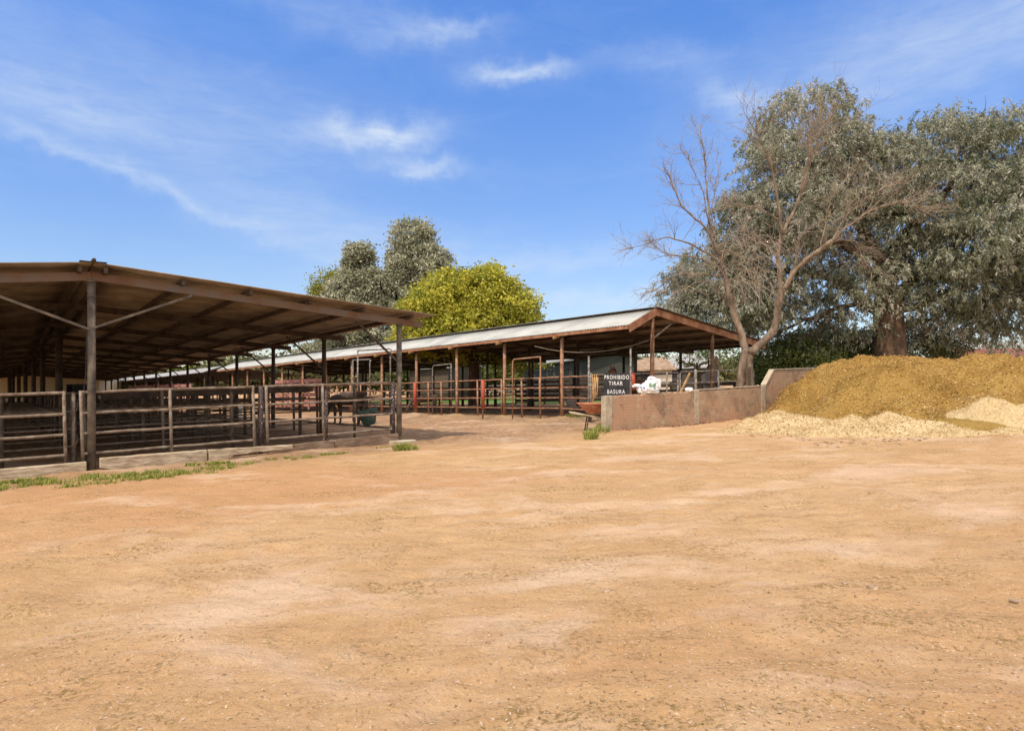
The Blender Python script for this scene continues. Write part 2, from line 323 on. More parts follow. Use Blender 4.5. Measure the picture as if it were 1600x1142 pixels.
def gn(scale, detail=6, rough=.6, stretch=(1, 1, 1), dist=0, rz=0):
    mp = N('ShaderNodeMapping'); mp.inputs['Scale'].default_value = stretch; mp.inputs['Rotation'].default_value = (0, 0, rz); LK(tc.outputs['Object'], mp.inputs[0])
    n = N('ShaderNodeTexNoise'); n.inputs['Scale'].default_value = scale; n.inputs['Detail'].default_value = detail; n.inputs['Roughness'].default_value = rough; n.inputs['Distortion'].default_value = dist
    LK(mp.outputs[0], n.inputs[0]); return n.outputs[0]
def gmix(f, a, b, mode='MIX'):
    n = N('ShaderNodeMix', data_type='RGBA', blend_type=mode)
    for i, v in ((0, f), (6, a), (7, b)):
        if isinstance(v, (int, float)): n.inputs[i].default_value = v
        elif isinstance(v, tuple): n.inputs[i].default_value = (*v, 1)
        else: LK(v, n.inputs[i])
    return n.outputs[2]
def step(v, a, b):
    n = N('ShaderNodeMapRange'); n.interpolation_type = 'SMOOTHSTEP'; LK(v, n.inputs[0]); n.inputs[1].default_value = a; n.inputs[2].default_value = b; return n.outputs[0]
col = gmix(step(gn(.55, 8, .65), .35, .65), (0.440, 0.269, 0.116), (0.493, 0.314, 0.146))
col = gmix(step(gn(2.2, 8, .7, (1, 2.2, 1), .4, .35), .42, .68), col, (0.414, 0.248, 0.109))
col = gmix(M_('MULTIPLY', at.outputs['Alpha'], .8), col, (0.431, 0.234, 0.099))
col = gmix(M_('MULTIPLY', M_('MULTIPLY', ap.outputs['Fac'], step(gn(1.3, 9, .7), .44, .62)), .5), col, (0.528, 0.375, 0.222))
col = gmix(M_('MULTIPLY', step(gn(.8, 9, .75, (1, 1.6, 1), 1.0), .60, .70), .6), col, (0.537, 0.380, 0.227))
col = gmix(M_('MULTIPLY', step(gn(1.1, 6, .7, (1, 1.8, 1), .5, 1.0), .46, .62), step(gn(26, 4, .75), .48, .60)), col, (0.238, 0.150, 0.052))
col = gmix(M_('MULTIPLY', step(gn(42, 4, .7), .56, .66), .7), col, (0.211, 0.137, 0.080))
col = gmix(M_('MULTIPLY', step(gn(55, 2, .6), .64, .70), .7), col, (0.651, 0.548, 0.415))
col = gmix(M_('MULTIPLY', sp.outputs[2], .85), col, gmix(step(gn(9, 6, .7), .4, .6), (0.352, 0.221, 0.085), (0.484, 0.335, 0.170)))
col = gmix(sp.outputs[1], col, gmix(step(gn(7, 8, .75), .4, .62), (0.194, 0.119, 0.061), (0.352, 0.225, 0.127)))
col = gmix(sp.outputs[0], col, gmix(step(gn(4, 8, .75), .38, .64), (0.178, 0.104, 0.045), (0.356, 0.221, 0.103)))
col = gmix(M_('MULTIPLY', step(gn(3.4, 9, .78, (1, 1.8, 1), .8, .2), .50, .66), .32), col, gmix(.45, col, (.20, .115, .05)))
col = gmix(M_('MULTIPLY', step(gn(.42, 7, .6, (1, 1.9, 1), .6, .25), .50, .64), .55), col, gmix(.6, col, (.66, .50, .34)))
col = gmix(1.0, col, (1.03, 1.04, 1.18), 'MULTIPLY')
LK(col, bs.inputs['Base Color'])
b1 = N('ShaderNodeBump'); b1.inputs['Strength'].default_value = 1.0; b1.inputs['Distance'].default_value = .038
hsum = M_('ADD', M_('MULTIPLY', gn(5, 8, .7, (1, 1.7, 1), .5, .3), 1.0), M_('ADD', M_('MULTIPLY', gn(22, 6, .7), .35), M_('MULTIPLY', gn(70, 4, .7), .16)))
LK(hsum, b1.inputs['Height']); LK(b1.outputs[0], bs.inputs['Normal'])
from mathutils.bvhtree import BVHTree
_kx = gx; _ky = gy
def gh(x, y):                                        # real height of the ground sheet
    i = min(max(int(np.searchsorted(_kx, x))-1, 0), nxx-2); j = min(max(int(np.searchsorted(_ky, y))-1, 0), nyy-2)
    fx = (x-_kx[i])/(_kx[i+1]-_kx[i]); fy = (y-_ky[j])/(_ky[j+1]-_ky[j])
    return float((Z[j, i]*(1-fx)+Z[j, i+1]*fx)*(1-fy)+(Z[j+1, i]*(1-fx)+Z[j+1, i+1]*fx)*fy)
def PG(x, y, h=0): return Vector((x, y, gh(x, y)+h))

# ------------------------------------------------------------------ corrugated roof sheets
def corr(a, b, c, d, n_wave, amp, th=.012):
    """sheet with corners a-b (one end edge), c-d (other end edge); waves run from a..c (long axis)"""
    K = 6; m = n_wave*K+1; V = []; F = []
    a, b, c, d = map(np.array, (a, b, c, d))
    for layer in (0, 1):
        for j, (p, q) in enumerate(((a, c), (b, d))):
            t = np.linspace(0, 1, m)[:, None]; pts = p*(1-t)+q*t
            pts[:, 2] += amp*np.sin(np.linspace(0, 2*math.pi*n_wave, m))-th*layer
            V.append(pts)
    V = np.concatenate(V); i = np.arange(m-1)
    top = np.stack([i, i+1, m+i+1, m+i], -1); bot = np.stack([2*m+i, 3*m+i, 3*m+i+1, 2*m+i+1], -1)
    e1 = np.stack([i, 2*m+i, 2*m+i+1, i+1], -1); e2 = np.stack([m+i, m+i+1, 3*m+i+1, 3*m+i], -1)
    F = np.concatenate([top, bot, e1, e2, [[0, m, 3*m, 2*m]], [[m-1, 3*m-1, 4*m-1, 2*m-1]]])
    return V, F

# ------------------------------------------------------------------ SHED 1
T1 = 75.0
shed = empty('pole_shed', S1(0, 0), 'large brown open-sided livestock shed with low gable roof, front left', 'shed')
def z1(s): return 4.21-.096*abs(s)                   # top of sheet above ground
for sg in (1, -1):
    seg = 5
    a = S1(.02*sg, -.38, z1(0)); b = S1(7.92*sg, -.38, z1(7.92)); c = S1(.02*sg, T1, z1(0)); d = S1(7.92*sg, T1, z1(7.92))
    V_, F_ = corr(a, b, c, d, 300, .016)
    o = npmesh('roof_sheet', V_, F_, sheet_dk, True, loc=tuple(shed.location)); o.parent = shed; o.location = (0, 0, 0)
mb = MB(); mb.tube([S1(0, -.5, 4.235), S1(0, T1, 4.235)], .04, 8)
for sg in (1, -1): mb.bar(S1(.12*sg, -.40, 4.222), S1(.12*sg, T1, 4.222), .22, .008, up=(0, 0, 1))
part(mb, 'ridge_cap', rust_dk, shed)
for s_ in (.22, 1.65, 3.05, 4.45, 5.85, 7.25):
    for sg in (1, -1):
        mb = MB(); mb.bar(S1(s_*sg, -.30, z1(s_)-.115), S1(s_*sg, T1-.2, z1(s_)-.085), .07, .11)
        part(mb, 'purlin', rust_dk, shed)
NB = 14
for k in range(NB+1):
    t = .0+5.3*k
    for sg in (1, -1):
        mb = MB(); mb.bar(S1(.0*sg, t, z1(0)-.225), S1(7.7*sg, t, z1(7.7)-.265), .08, .17)
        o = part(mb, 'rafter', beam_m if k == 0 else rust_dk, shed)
    for s_ in ((0, W1, -W1) if k == 0 else (W1, -W1)):
        zt = z1(s_)-(.31 if s_ == 0 else .345); mb = MB(); r_ = .076 if s_ == 0 else .072
        pt = t+(.105 if False else 0)
        b_ = S1(s_, pt, -.3); b_.z = gz(b_.x)-.3
        mb.tube([b_, S1(s_, pt, zt)], r_, 14)
        mb.tube([S1(s_, pt, zt-.03), S1(s_, pt, zt+.005)], r_*1.35, 14)
        if s_ == 0 and k == 0: mb.tube([S1(s_, pt, zt-.34), S1(s_, pt, zt-.32)], r_*1.15, 14)
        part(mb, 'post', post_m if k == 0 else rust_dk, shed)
        if k < 9 and (s_ == W1 or (s_ == 0)):
            for sg in ((-1, 1) if s_ == 0 else (-1,)):
                if s_ == 0: a_, b2 = S1(0, t, zt-1.0), S1(1.9*sg, t, z1(1.9)-.34)
                else: a_, b2 = S1(W1, t, 2.15), S1(W1-1.25, t, z1(W1-1.25)-.40)
                if k == 0 and s_ == 0: a_.y -= .07; b2.y -= .07
                mb = MB(); mb.bar(a_, b2, .045, .05); part(mb, 'brace', post_m if s_ == 0 and k == 0 else rust_dk, shed)
# inner feed-aisle posts left of the ridge
for s_, t in ((0, 11.4), (-.1, 22.9), (-.3, 29.9), (-.6, 34.9), (-.9, 40.2), (-1.2, 46), (-1.4, 54), (-1.5, 64)):
    mb = MB(); mb.tube([S1(s_, t, -.2), S1(s_, t, z1(s_)-.3)], .11, 8); part(mb, 'post', rust_dk, shed)
mb = MB(); mb.tube([S1(-.15, .15, 3.2), S1(-.09, -.02, 2.8), S1(-.1, -.05, 2.0), S1(-.13, -.03, 1.7), S1(-.08, 0, 1.5)], .008, 5); part(mb, 'cable', rubber, shed)

# ------------------------------------------------------------------ corral panels
cache = {}
def cmesh(key, fn):
    if key not in cache: cache[key] = fn()
    return cache[key]
def panel(p0, p1, label, group, m=None, zs=(.38, .79, 1.20, 1.63), posts=(0, 1), r_=.032, pr=.04, simple=False, kick=None, foot=-.05, ends=None, top=1.66):
    """pipe corral panel between two plan points"""
    m = m or pipe_m; a = P(*p0); b = P(*p1); d = b-a; ln = round(d.length, 2)
    rz = math.atan2(d.y, d.x); ry = -math.atan2(d.z, math.hypot(d.x, d.y))
    key = (ln, tuple(zs), r_, pr, m.name, tuple(posts), top, foot)
    if simple:
        def fn():
            mb = MB()
            for z in zs: mb.tube([(0, 0, z), (ln, 0, z)], r_, 5, False)
            for f in posts: mb.tube([(ln*f, 0, foot), (ln*f, 0, top)], pr, 5)
            return mb.mesh('corral_panel', m)
        o = bpy.data.objects.new('corral_panel', cmesh(('s',)+key, fn)); C.objects.link(o); o.location = a; o.rotation_euler = (0, ry, rz)
        tag(o, label, 'fence panel', group); return o
    t = empty('corral_panel', a, label, 'fence panel', group, (0, ry, rz))
    for z in zs:
        def fn():
            mb = MB(); q = random.Random(ln*100+z*10)
            pts = [(ln*i/8, 0, z+(q.uniform(-.008, .008) if 0 < i < 8 else 0)) for i in range(9)]
            mb.tube(pts, r_, 10, False); return mb.mesh('rail', m)
        o = bpy.data.objects.new('rail', cmesh(('r', z)+key, fn)); C.objects.link(o); o.parent = t
    for f in posts:
        def fn():
            mb = MB(); mb.tube([(ln*f, 0, foot), (ln*f, 0, top)], pr, 10); return mb.mesh('upright', m)
        o = bpy.data.objects.new('upright', cmesh(('u', f)+key, fn)); C.objects.link(o); o.parent = t
    return t
def s1p(s, t): q = PC+G1*s+L1*t; return (float(q[0]), float(q[1]))
def s2p(s, t): q = PE+G2*s+L2*t; return (float(q[0]), float(q[1]))
Z4 = (.38, .79, 1.20, 1.63)
# front row, along the gable of shed 1, read from the photograph
panel(s1p(-6.5, .0), s1p(-.42, .0), 'rusty four-rail corral panel at the left edge of the photo', 'front corral panels of the left shed', pipe_m, posts=(0, .5, 1), r_=.031, pr=.033)
panel(s1p(-.14, .0), s1p(3.22, .0), 'rusty four-rail corral panel just right of the thick front shed post', 'front corral panels of the left shed', pipe_m, posts=(0, .48, 1), r_=.030, pr=.033)
panel(s1p(3.52, .0), s1p(6.80, .0), 'paint-splashed four-rail corral panel beside the green bucket', 'front corral panels of the left shed', pipe_m, posts=(0, .42), r_=.029, pr=.036)
def upright(s, t, r_, h, m, label, name='fence_post', f=None):
    mb = MB(); mb.tube([S1(s, t, -.1), S1(s, t, h)], r_, 10)
    if f: f(mb)
    o = mb.build(name, m, None, origin=tuple(S1(s, t, 0))); tag(o, label, 'post'); return o
upright(6.82, .02, .062, 1.66, splat, 'dark splashed fence post at the right end of the front panels')
upright(3.37, .03, .05, 1.64, splat, 'dark red chipped fence post between the two right front panels')
upright(-.30, .05, .035, 1.62, post_m, 'thin grey fence post between the chained gate posts')
upright(4.95, .02, .055, 1.50, splat, 'thick stained post halfway along the splashed front panel')
def chain(s, label):
    mb = MB(); q = random.Random(int(s*77))
    for z in np.arange(.12, 1.6, .055):
        aa = z*9; rr = .05
        c_ = S1(s+rr*math.cos(aa), .05+rr*math.sin(aa), z)
        pts = [c_+Vector((.030*math.cos(u), .012*math.sin(u*1.0+z*40), .036*math.sin(u))) for u in np.linspace(0, 2*math.pi, 9)]
        mb.tube(pts, .009, 5, False)
    mb2 = mb; o = mb2.build('gate_chain', rust_dk, None, origin=tuple(S1(s, 0, 0))); tag(o, label, 'chain')
chain(-.30, 'rusty chain wound down the thin post left of the thick shed post')
chain(3.37, 'rusty chain wound round the chipped dark red post')
# second line of panels inside and pens down the shed
GRP = 'corral panels deep under the left shed'
LB = 'rusty pipe corral panel in the dark pens under the left shed'
ROWT = [2.6, 5.6, 7.9, 10.8, 13.2]+[18.5+5.3*k for k in range(9)]
for i, t in enumerate(ROWT):
    far = t > 14
    for a_, b_ in ((-6.9, -3.0), (-2.8, -.1), (.1, 3.4), (3.5, 6.9)):
        if i == 0 and a_ > 3: continue
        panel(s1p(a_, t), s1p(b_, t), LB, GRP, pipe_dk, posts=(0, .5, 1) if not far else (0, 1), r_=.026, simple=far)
for i in range(13):
    t = .2+5.3*i; far = t > 12
    for s_ in (-5, -2.9, 0, 1.7, 3.4, 5.2, 6.95):
        if i == 0 and s_ in (0, 5.2, 1.7): continue
        if s_ == 6.95 and i in (2, 5): continue
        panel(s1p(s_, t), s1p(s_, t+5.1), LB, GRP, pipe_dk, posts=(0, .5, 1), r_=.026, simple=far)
# ------------------------------------------------------------------ kerb boards in front of the pens
def board(s0, s1_, t0, t1_, z0a, z1a, z0b, z1b, th, m, label, jag=None, seed=1):
    """a rough timber standing on edge: bottom z0, top z1 at each end"""
    q = random.Random(seed); n = 14; vs = []; mbx = MB()
    for i in range(n+1):
        f = i/n; s = s0+(s1_-s0)*f; t = t0+(t1_-t0)*f
        lo = z0a+(z0b-z0a)*f; hi = z1a+(z1b-z1a)*f+q.uniform(-.006, .006)
        if jag: lo = jag(f, lo)+q.uniform(-.012, .012)
        vs += [S1(s, t, lo), S1(s, t-th, lo+.005), S1(s, t-th, hi-.01), S1(s, t, hi)]
    fs = []
    for i in range(n):
        for k in range(4): fs.append((i*4+k, i*4+(k+1) % 4, i*4+4+(k+1) % 4, i*4+4+k))
    fs += [(3, 2, 1, 0), tuple(n*4+k for k in range(4))]
    mbx.add(vs, fs); o = mbx.build('kerb_board', m, None, origin=tuple(S1(s0, t0, 0)))
    bv = o.modifiers.new('bevel', 'BEVEL'); bv.width = .012; bv.segments = 2; bv.limit_method = 'ANGLE'
    tag(o, label, 'board', 'kerb boards under the front panels'); return o
board(-6.8, -.10, -.08, -.08, -.10, .26, -.10, .23, .10, timber, 'grey kerb board left of the thick shed post', seed=2)
board(.12, 2.12, -.14, -.16, .02, .29, .0, .27, .13, timber, 'pale grey kerb board just right of the thick shed post', seed=3, jag=lambda f, lo: lo+(.06*(1-f/.12) if f < .12 else 0))
board(2.15, 4.0, -.16, -.20, .00, .27, .14, .22, .13, timber, 'broken tapering kerb board ending in mid-air', seed=4, jag=lambda f, lo: (.0 if f < .28 else .10+.02*f))
board(3.5, 5.15, .05, .0, -.10, .20, -.10, .23, .07, timber_dk, 'brown kerb board with shade in its colour, behind the broken one', seed=5)
board(5.22, 6.95, .0, .0, -.10, .23, -.10, .26, .07, timber_dk, 'brown kerb board with shade in its colour, ending beside the right shed post', seed=6)
upright(5.19, -.03, .03, .22, timber_dk, 'short wooden stake between the two shade-browned kerb boards', 'stake')
# concrete pad under the right post
q = S1(W1, 0); mb = MB(); n = 14; ring = []
for k in range(n):
    a = 2*math.pi*k/n; r_ = .27*(1+.18*math.sin(3*a+1)+.1*math.sin(5*a)); ring.append((q.x+1.5*r_*math.cos(a), q.y+r_*math.sin(a)))
mb.add([(x, y, q.z-.1) for x, y in ring]+[(x, y, q.z+.05) for x, y in ring]+[(q.x+(x-q.x)*.88, q.y+(y-q.y)*.88, q.z+.07) for x, y in ring]+[(q.x, q.y, q.z+.072)],
       [(k, (k+1) % n, n+(k+1) % n, n+k) for k in range(n)]+[(n+k, n+(k+1) % n, 2*n+(k+1) % n, 2*n+k) for k in range(n)]+[(2*n+k, 2*n+(k+1) % n, 3*n) for k in range(n)])
tag(mb.build('concrete_pad', conc, None, origin=tuple(q)), 'rough concrete footing slab under the right shed post', 'slab')

# ------------------------------------------------------------------ SHED 2
def z2(s): return 4.03-.50*(1.2-s)/1.2 if s < 1.2 else 4.03-.138*(s-1.2)
shed2 = empty('metal_roofed_shed', S2(0, 0), 'long open shed with bright metal roof and red-brown fascia, centre', 'shed')
TE = 43.5
for s0, s1_, nm in ((-.35, 1.2, 1), (1.2, 9.5, 0)):
    a = S2(s0, -.3, z2(s0)); b = S2(s1_, -.3, z2(s1_)); c = S2(s0, TE, z2(s0)); d = S2(s1_, TE, z2(s1_))
    V_, F_ = corr(a, b, c, d, 340 if nm else 200, .013)
    o = npmesh('roof_sheet', V_, F_, galv if nm else galv_under, True, loc=tuple(shed2.location)); o.parent = shed2; o.location = (0, 0, 0)
# one darker replaced sheet strip on the near slope
V_, F_ = corr(S2(-.36, 10.8, z2(-.35)+.012), S2(1.2, 10.8, z2(1.2)+.012), S2(-.36, 11.7, z2(-.35)+.012), S2(1.2, 11.7, z2(1.2)+.012), 4, .02)
o = npmesh('patch_sheet', V_, F_, mat('dull_galv', [(.26, .26, .25), (.34, .34, .33)], 2, 5, .6, 0), True, loc=tuple(shed2.location)); o.parent = shed2; o.location = (0, 0, 0)
mb = MB()
mb.bar(S2(1.1, -.34, z2(1.2)+.035), S2(1.1, TE, z2(1.2)+.035), .2, .012); mb.bar(S2(1.32, -.34, z2(1.2)+.02), S2(1.32, TE, z2(1.2)+.02), .24, .012)
part(mb, 'ridge_cap', galv, shed2)
mb = MB(); mb.bar(S2(-.37, -.36, z2(-.35)-.14), S2(1.2, -.36, z2(1.2)-.14), .04, .25); part(mb, 'fascia_board', fascia_m, shed2)
mb = MB(); mb.bar(S2(1.2, -.36, z2(1.2)-.14), S2(9.5, -.36, z2(9.5)-.14), .04, .25); part(mb, 'fascia_board', fascia_m, shed2)
mb = MB(); mb.bar(S2(1.19, -.40, z2(1.2)+.02), S2(9.55, -.40, z2(9.5)+.02), .16, .035); part(mb, 'barge_flashing', rust_dk, shed2)
mb = MB(); mb.bar(S2(-.34, -.30, z2(-.35)-.09), S2(-.34, TE, z2(-.35)-.09), .03, .11); part(mb, 'eave_fascia', fascia_m, shed2)
for s_ in (.0, 1.1, 2.4, 3.8, 5.3, 6.8, 8.3, 9.3):
    mb = MB(); mb.bar(S2(s_, -.3, z2(s_)-.10), S2(s_, TE, z2(s_)-.10), .07, .13); part(mb, 'purlin', rust_dk, shed2)
for k in range(12):
    t = (3.19+3.4*k) if k < 12 else 0
    for a_, b_ in ((-.2, 1.15), (1.2, 9.3)):
        mb = MB(); mb.bar(S2(a_, t, z2(a_)-.245), S2(b_, t, z2(b_)-.245), .08, .15); part(mb, 'rafter', rust_dk, shed2)
    mb = MB(); mb.bar(S2(-.48, t, z2(-.35)-.20), S2(-.2, t, z2(-.2)-.20), .09, .10); part(mb, 'rafter_tail', wood_or, shed2)
    for s_ in (0, 4.7, 8.2):
        mb = MB(); mb.tube([S2(s_, t, -.2), S2(s_, t, z2(s_)-.32)], .075 if s_ == 0 else .07, 10)
        part(mb, 'post', mat_post2 if False else (MATS['red_brown_pipe'] if s_ == 0 else rust_dk), shed2)
        if s_ == 8.2:
            mb = MB(); mb.bar(S2(7.6, t, z2(7.9)-.36), S2(8.8, t, z2(8.5)-.36), .16, .12); part(mb, 'post_cap', rust_dk, shed2)
for s_ in (1.2, 5.3):
    mb = MB(); mb.tube([S2(s_, -.2, -.2), S2(s_, -.2, z2(s_)-.28)], .08, 12); part(mb, 'post', rust, shed2)
mb = MB(); mb.bar(S2(1.25, -.2, 2.95), S2(2.5, -.2, z2(2.5)-.28), .05, .05); part(mb, 'brace', pipe_m, shed2)
mb = MB(); pts = [S2(1.2-2.0*f, -.1+4*f, 2.55+.35*(2*f-1)**2) for f in np.linspace(0, 1, 9)]; mb.tube(pts, .012, 5); part(mb, 'cable', twig_m, shed2)

# fence in front of shed 2
GF = 'corral panels along the front of the metal-roofed shed'
labs = ['red-brown corral panel between the two rightmost eave posts of the metal-roofed shed', 'red-brown corral panel with a red upright, second along the metal-roofed shed', 'red-brown corral panel third along the metal-roofed shed',
        'red-brown corral panel beside the white gate frame', 'red-brown corral panel fifth along the metal-roofed shed']
for k in range(9):
    t = 3.19+3.4*k
    panel(s2p(-.06 if k % 2 else -.02, t+.1), s2p(-.10 if k % 2 == 0 else -.05, t+3.3), labs[k] if k < 5 else 'red-brown corral panel at the far end along the metal-roofed shed', GF, pipe_red,
          zs=(.43, .85, 1.25, 1.65), posts=(.0, .52, 1) if k % 2 else (.33, .66, 1), simple=k > 5, r_=.028)
panel((1.96, 25.0), (2.76, 22.8), 'red-brown corral panel between the right eave post and the white posts', GF, pipe_red, zs=(.43, .85, 1.25, 1.65), r_=.028)
panel((2.8, 22.8), (6.4, 24.6), 'weathered corral panel behind the sign and the white bag', 'corral panels behind the brick wall', pipe_wh, zs=(.43, .85, 1.25, 1.68), posts=(0, .35, 1), r_=.028)
panel((6.5, 24.65), (10.2, 27.0), 'weathered corral panel behind the forked bare tree', 'corral panels behind the brick wall', pipe_wh, zs=(.43, .85, 1.25, 1.70), posts=(0, .5, 1), r_=.028)
for k in range(8):                                   # cross fences and the far side
    t = 3.19+3.4*k
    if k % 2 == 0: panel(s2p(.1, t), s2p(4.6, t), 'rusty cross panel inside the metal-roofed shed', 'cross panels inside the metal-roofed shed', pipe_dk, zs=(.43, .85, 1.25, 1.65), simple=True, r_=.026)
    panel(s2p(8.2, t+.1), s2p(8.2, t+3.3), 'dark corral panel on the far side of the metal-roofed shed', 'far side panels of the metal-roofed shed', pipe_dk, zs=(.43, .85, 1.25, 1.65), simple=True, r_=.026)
def rpost(px, py, h, r_, m, label, z0=.0, name='fence_post'):
    x, y = gnd(px, py); mb = MB(); mb.tube([P(x, y, z0-.05 if z0 == 0 else z0), P(x, y, h)], r_, 8); tag(mb.build(name, m, None, origin=tuple(P(x, y))), label, 'post')
rpost(648.5, 652, 1.66, .075, redp, 'bright red painted fence post left of the pony', .45)
rpost(754.5, 655, 1.66, .08, redp, 'bright red painted fence post right of the yellow tree trunk', .42)
rpost(754.5, 655, 1.0, .035, pipe_red, 'thin rusty post under the right red post')
rpost(920, 660, 2.35, .035, pipe_wh, 'tall pale gate post left of the sign')
rpost(923.5, 660, 1.75, .03, pipe_wh, 'shorter pale post hugging the tall gate post')
rpost(985.5, 658, 2.6, .035, pipe_wh, 'tall white post just right of the sign')
rpost(1087, 655, 1.75, .05, pipe_wh, 'pale thick fence post above the middle wall pillar')
rpost(1042, 655, 1.7, .03, pipe_wh, 'pale thin fence post right of the white bag')
rpost(989, 656, 1.72, .09, redp, 'short red post behind the white bag', 1.1)
rpost(1169, 648, 1.8, .10, bark_dk, 'thick wooden fence post behind the fork of the bare tree')
mb = MB(); a = pix(1078, 583, 22.5); b = pix(1064, 612, 22.2); mb.bar(a, b, .05, .06); b2 = P(b.x-.35, b.y, 0); mb.bar(b, b2, .05, .06)
tag(mb.build('leaning_plank', wood_or, None, origin=tuple(b2)), 'pale timber plank leaning against the fence behind the wall', 'plank')
# pipe gate frames
def gframe(pa, pb, h, m, label):
    a = P(*pa); b = P(*pb); t = empty('pipe_gateway', a, label, 'gateway')
    mb = MB(); mb.tube([a, a+Vector((0, 0, h-.12)), a+Vector((.03, .02, h-.03)), a+(b-a)*.05+Vector((0, 0, h)), b+Vector((0, 0, h+.04))], .03, 8); part(mb, 'pipe_arch', m, t)
    mb = MB(); mb.tube([b, b+Vector((0, 0, h+.04))], .03, 8); part(mb, 'upright', m, t); return t
xa, ya = gnd(676, 650); gframe((xa, ya), (xa+.95, ya-.5), 2.45, pipe_wh, 'white chipped pipe gate frame left of the yellow tree trunk')
xa, ya = gnd(801, 655); gframe((xa, ya), (xa+1.1, ya-.9), 2.45, pipe_red, 'red-brown pipe gate frame between the two rightmost eave posts')
xa, ya = gnd(610, 664); gframe((xa, ya), (xa-1.6, ya+1.3), 3.0, pipe_wh, 'tall pale pipe frame behind the right shed post')
xa, ya = gnd(578, 660); gframe((xa, ya), (xa-1.0, ya+1.1), 2.7, pipe_wh, 'grey pipe frame above the green bucket')
# ropes hanging by the sign
mb = MB()
for k, px in enumerate((926, 929, 932)):
    t_ = pix(px, 585, 22.6); mb.tube([t_, t_+Vector((.02*k, 0, -.5)), t_+Vector((-.03, 0, -1.0+.1*k)), t_+Vector((.03, 0, -.9+.1*k)), t_+Vector((.05, 0, -.1))], .018, 6)
tag(mb.build('rope', wood_or, None, origin=tuple(pix(929, 600, 22.6))), 'loops of tan rope hanging from the rail left of the sign', 'rope')

# ------------------------------------------------------------------ third shed, beyond
shed3 = empty('far_shed', S2(0, 48), 'distant open shed whose white roof edge shows as a thin line', 'shed')
mb = MB(); mb.box8([S2(-.4, 47, 3.30), S2(1.2, 47, 3.80), S2(1.2, 112, 3.80), S2(-.4, 112, 3.30), S2(-.4, 47, 3.36), S2(1.2, 47, 3.86), S2(1.2, 112, 3.86), S2(-.4, 112, 3.36)]); part(mb, 'roof', whiteroof, shed3); mb = MB(); mb.box8([S2(1.2, 47, 3.80), S2(9, 47, 2.8), S2(9, 112, 2.8), S2(1.2, 112, 3.80), S2(1.2, 47, 3.86), S2(9, 47, 2.86), S2(9, 112, 2.86), S2(1.2, 112, 3.86)]); part(mb, 'roof', rust_dk, shed3)
for k in range(12):
    for s_ in (0, 4, 7.8):
        mb = MB(); mb.tube([S2(s_, 48+5.4*k, -.1), S2(s_, 48+5.4*k, 3.2)], .08, 6); part(mb, 'post', rust_dk, shed3)
for k in range(12):
    panel(s2p(0, 48+5.3*k), s2p(0, 53+5.3*k), 'tiny distant corral panel along the far shed', 'panels along the far shed', pipe_dk, simple=True, r_=.03)

# ------------------------------------------------------------------ brick wall
WA = np.array((2.62, 18.04)); WD = np.array((3.3, 2.38)); WD = WD/np.linalg.norm(WD); WN = np.array((WD[1], -WD[0]))
def Wp(k, n, h): q = WA+WD*k+WN*n; return P(q[0], q[1], h)
wall = empty('brick_wall', Wp(0, 0, 0), 'low weathered brick retaining wall with concrete pillars, stepping up at the brown heap', 'wall')
bm_ = bpy.data.materials.new('old_brick'); bm_.use_nodes = True; nt = bm_.node_tree; nt.nodes.clear()
out = N('ShaderNodeOutputMaterial'); bs = N('ShaderNodeBsdfPrincipled'); LK(bs.outputs[0], out.inputs[0]); bs.inputs['Roughness'].default_value = .92; bs.inputs['Specular IOR Level'].default_value = .15
tc = N('ShaderNodeTexCoord')
sx = N('ShaderNodeSeparateXYZ'); LK(tc.outputs['Object'], sx.inputs[0]); cb = N('ShaderNodeCombineXYZ')
LK(M_('ADD', M_('MULTIPLY', sx.outputs[0], float(WD[0])), M_('MULTIPLY', sx.outputs[1], float(WD[1]))), cb.inputs[0])
LK(M_('SUBTRACT', sx.outputs[2], M_('MULTIPLY', sx.outputs[0], SL)), cb.inputs[1])
br = N('ShaderNodeTexBrick'); LK(cb.outputs[0], br.inputs[0]); br.inputs['Scale'].default_value = 1; br.inputs['Brick Width'].default_value = .26; br.inputs['Row Height'].default_value = .085
br.inputs['Mortar Size'].default_value = .011; br.inputs['Mortar Smooth'].default_value = .4; br.inputs['Color1'].default_value = (.46, .22, .12, 1); br.inputs['Color2'].default_value = (.38, .21, .125, 1); br.inputs['Mortar'].default_value = (.44, .33, .22, 1)
c_ = gmix(M_('ADD', .08, M_('MULTIPLY', step(gn(1.1, 8, .75), .38, .60), .72)), br.outputs[0], (.37, .26, .16))
c_ = gmix(M_('MULTIPLY', step(gn(1.7, 8, .75), .47, .62), .6), c_, (.17, .12, .08))
c_ = gmix(M_('MULTIPLY', step(gn(3.1, 8, .8), .52, .64), .6), c_, (.50, .39, .27))
c_ = gmix(1.0, c_, (1.14, 1.17, 1.22), 'MULTIPLY'); LK(c_, bs.inputs['Base Color'])
b1 = N('ShaderNodeBump'); b1.inputs['Strength'].default_value = 1.0; b1.inputs['Distance'].default_value = .02
LK(M_('ADD', M_('MULTIPLY', br.outputs['Fac'], -.7), M_('MULTIPLY', gn(30, 6, .7), .8)), b1.inputs['Height']); LK(b1.outputs[0], bs.inputs['Normal'])
WL1 = 7.62; TH = .15
def wq(k0, k1, h0a, h1a, h0b, h1b, n0, n1, m, name):
    mb = MB(); mb.box8([Wp(k0, n0, h0a), Wp(k0, n1, h0a), Wp(k1, n1, h0b), Wp(k1, n0, h0b), Wp(k0, n0, h1a), Wp(k0, n1, h1a), Wp(k1, n1, h1b), Wp(k1, n0, h1b)])
    return part(mb, name, m, wall)
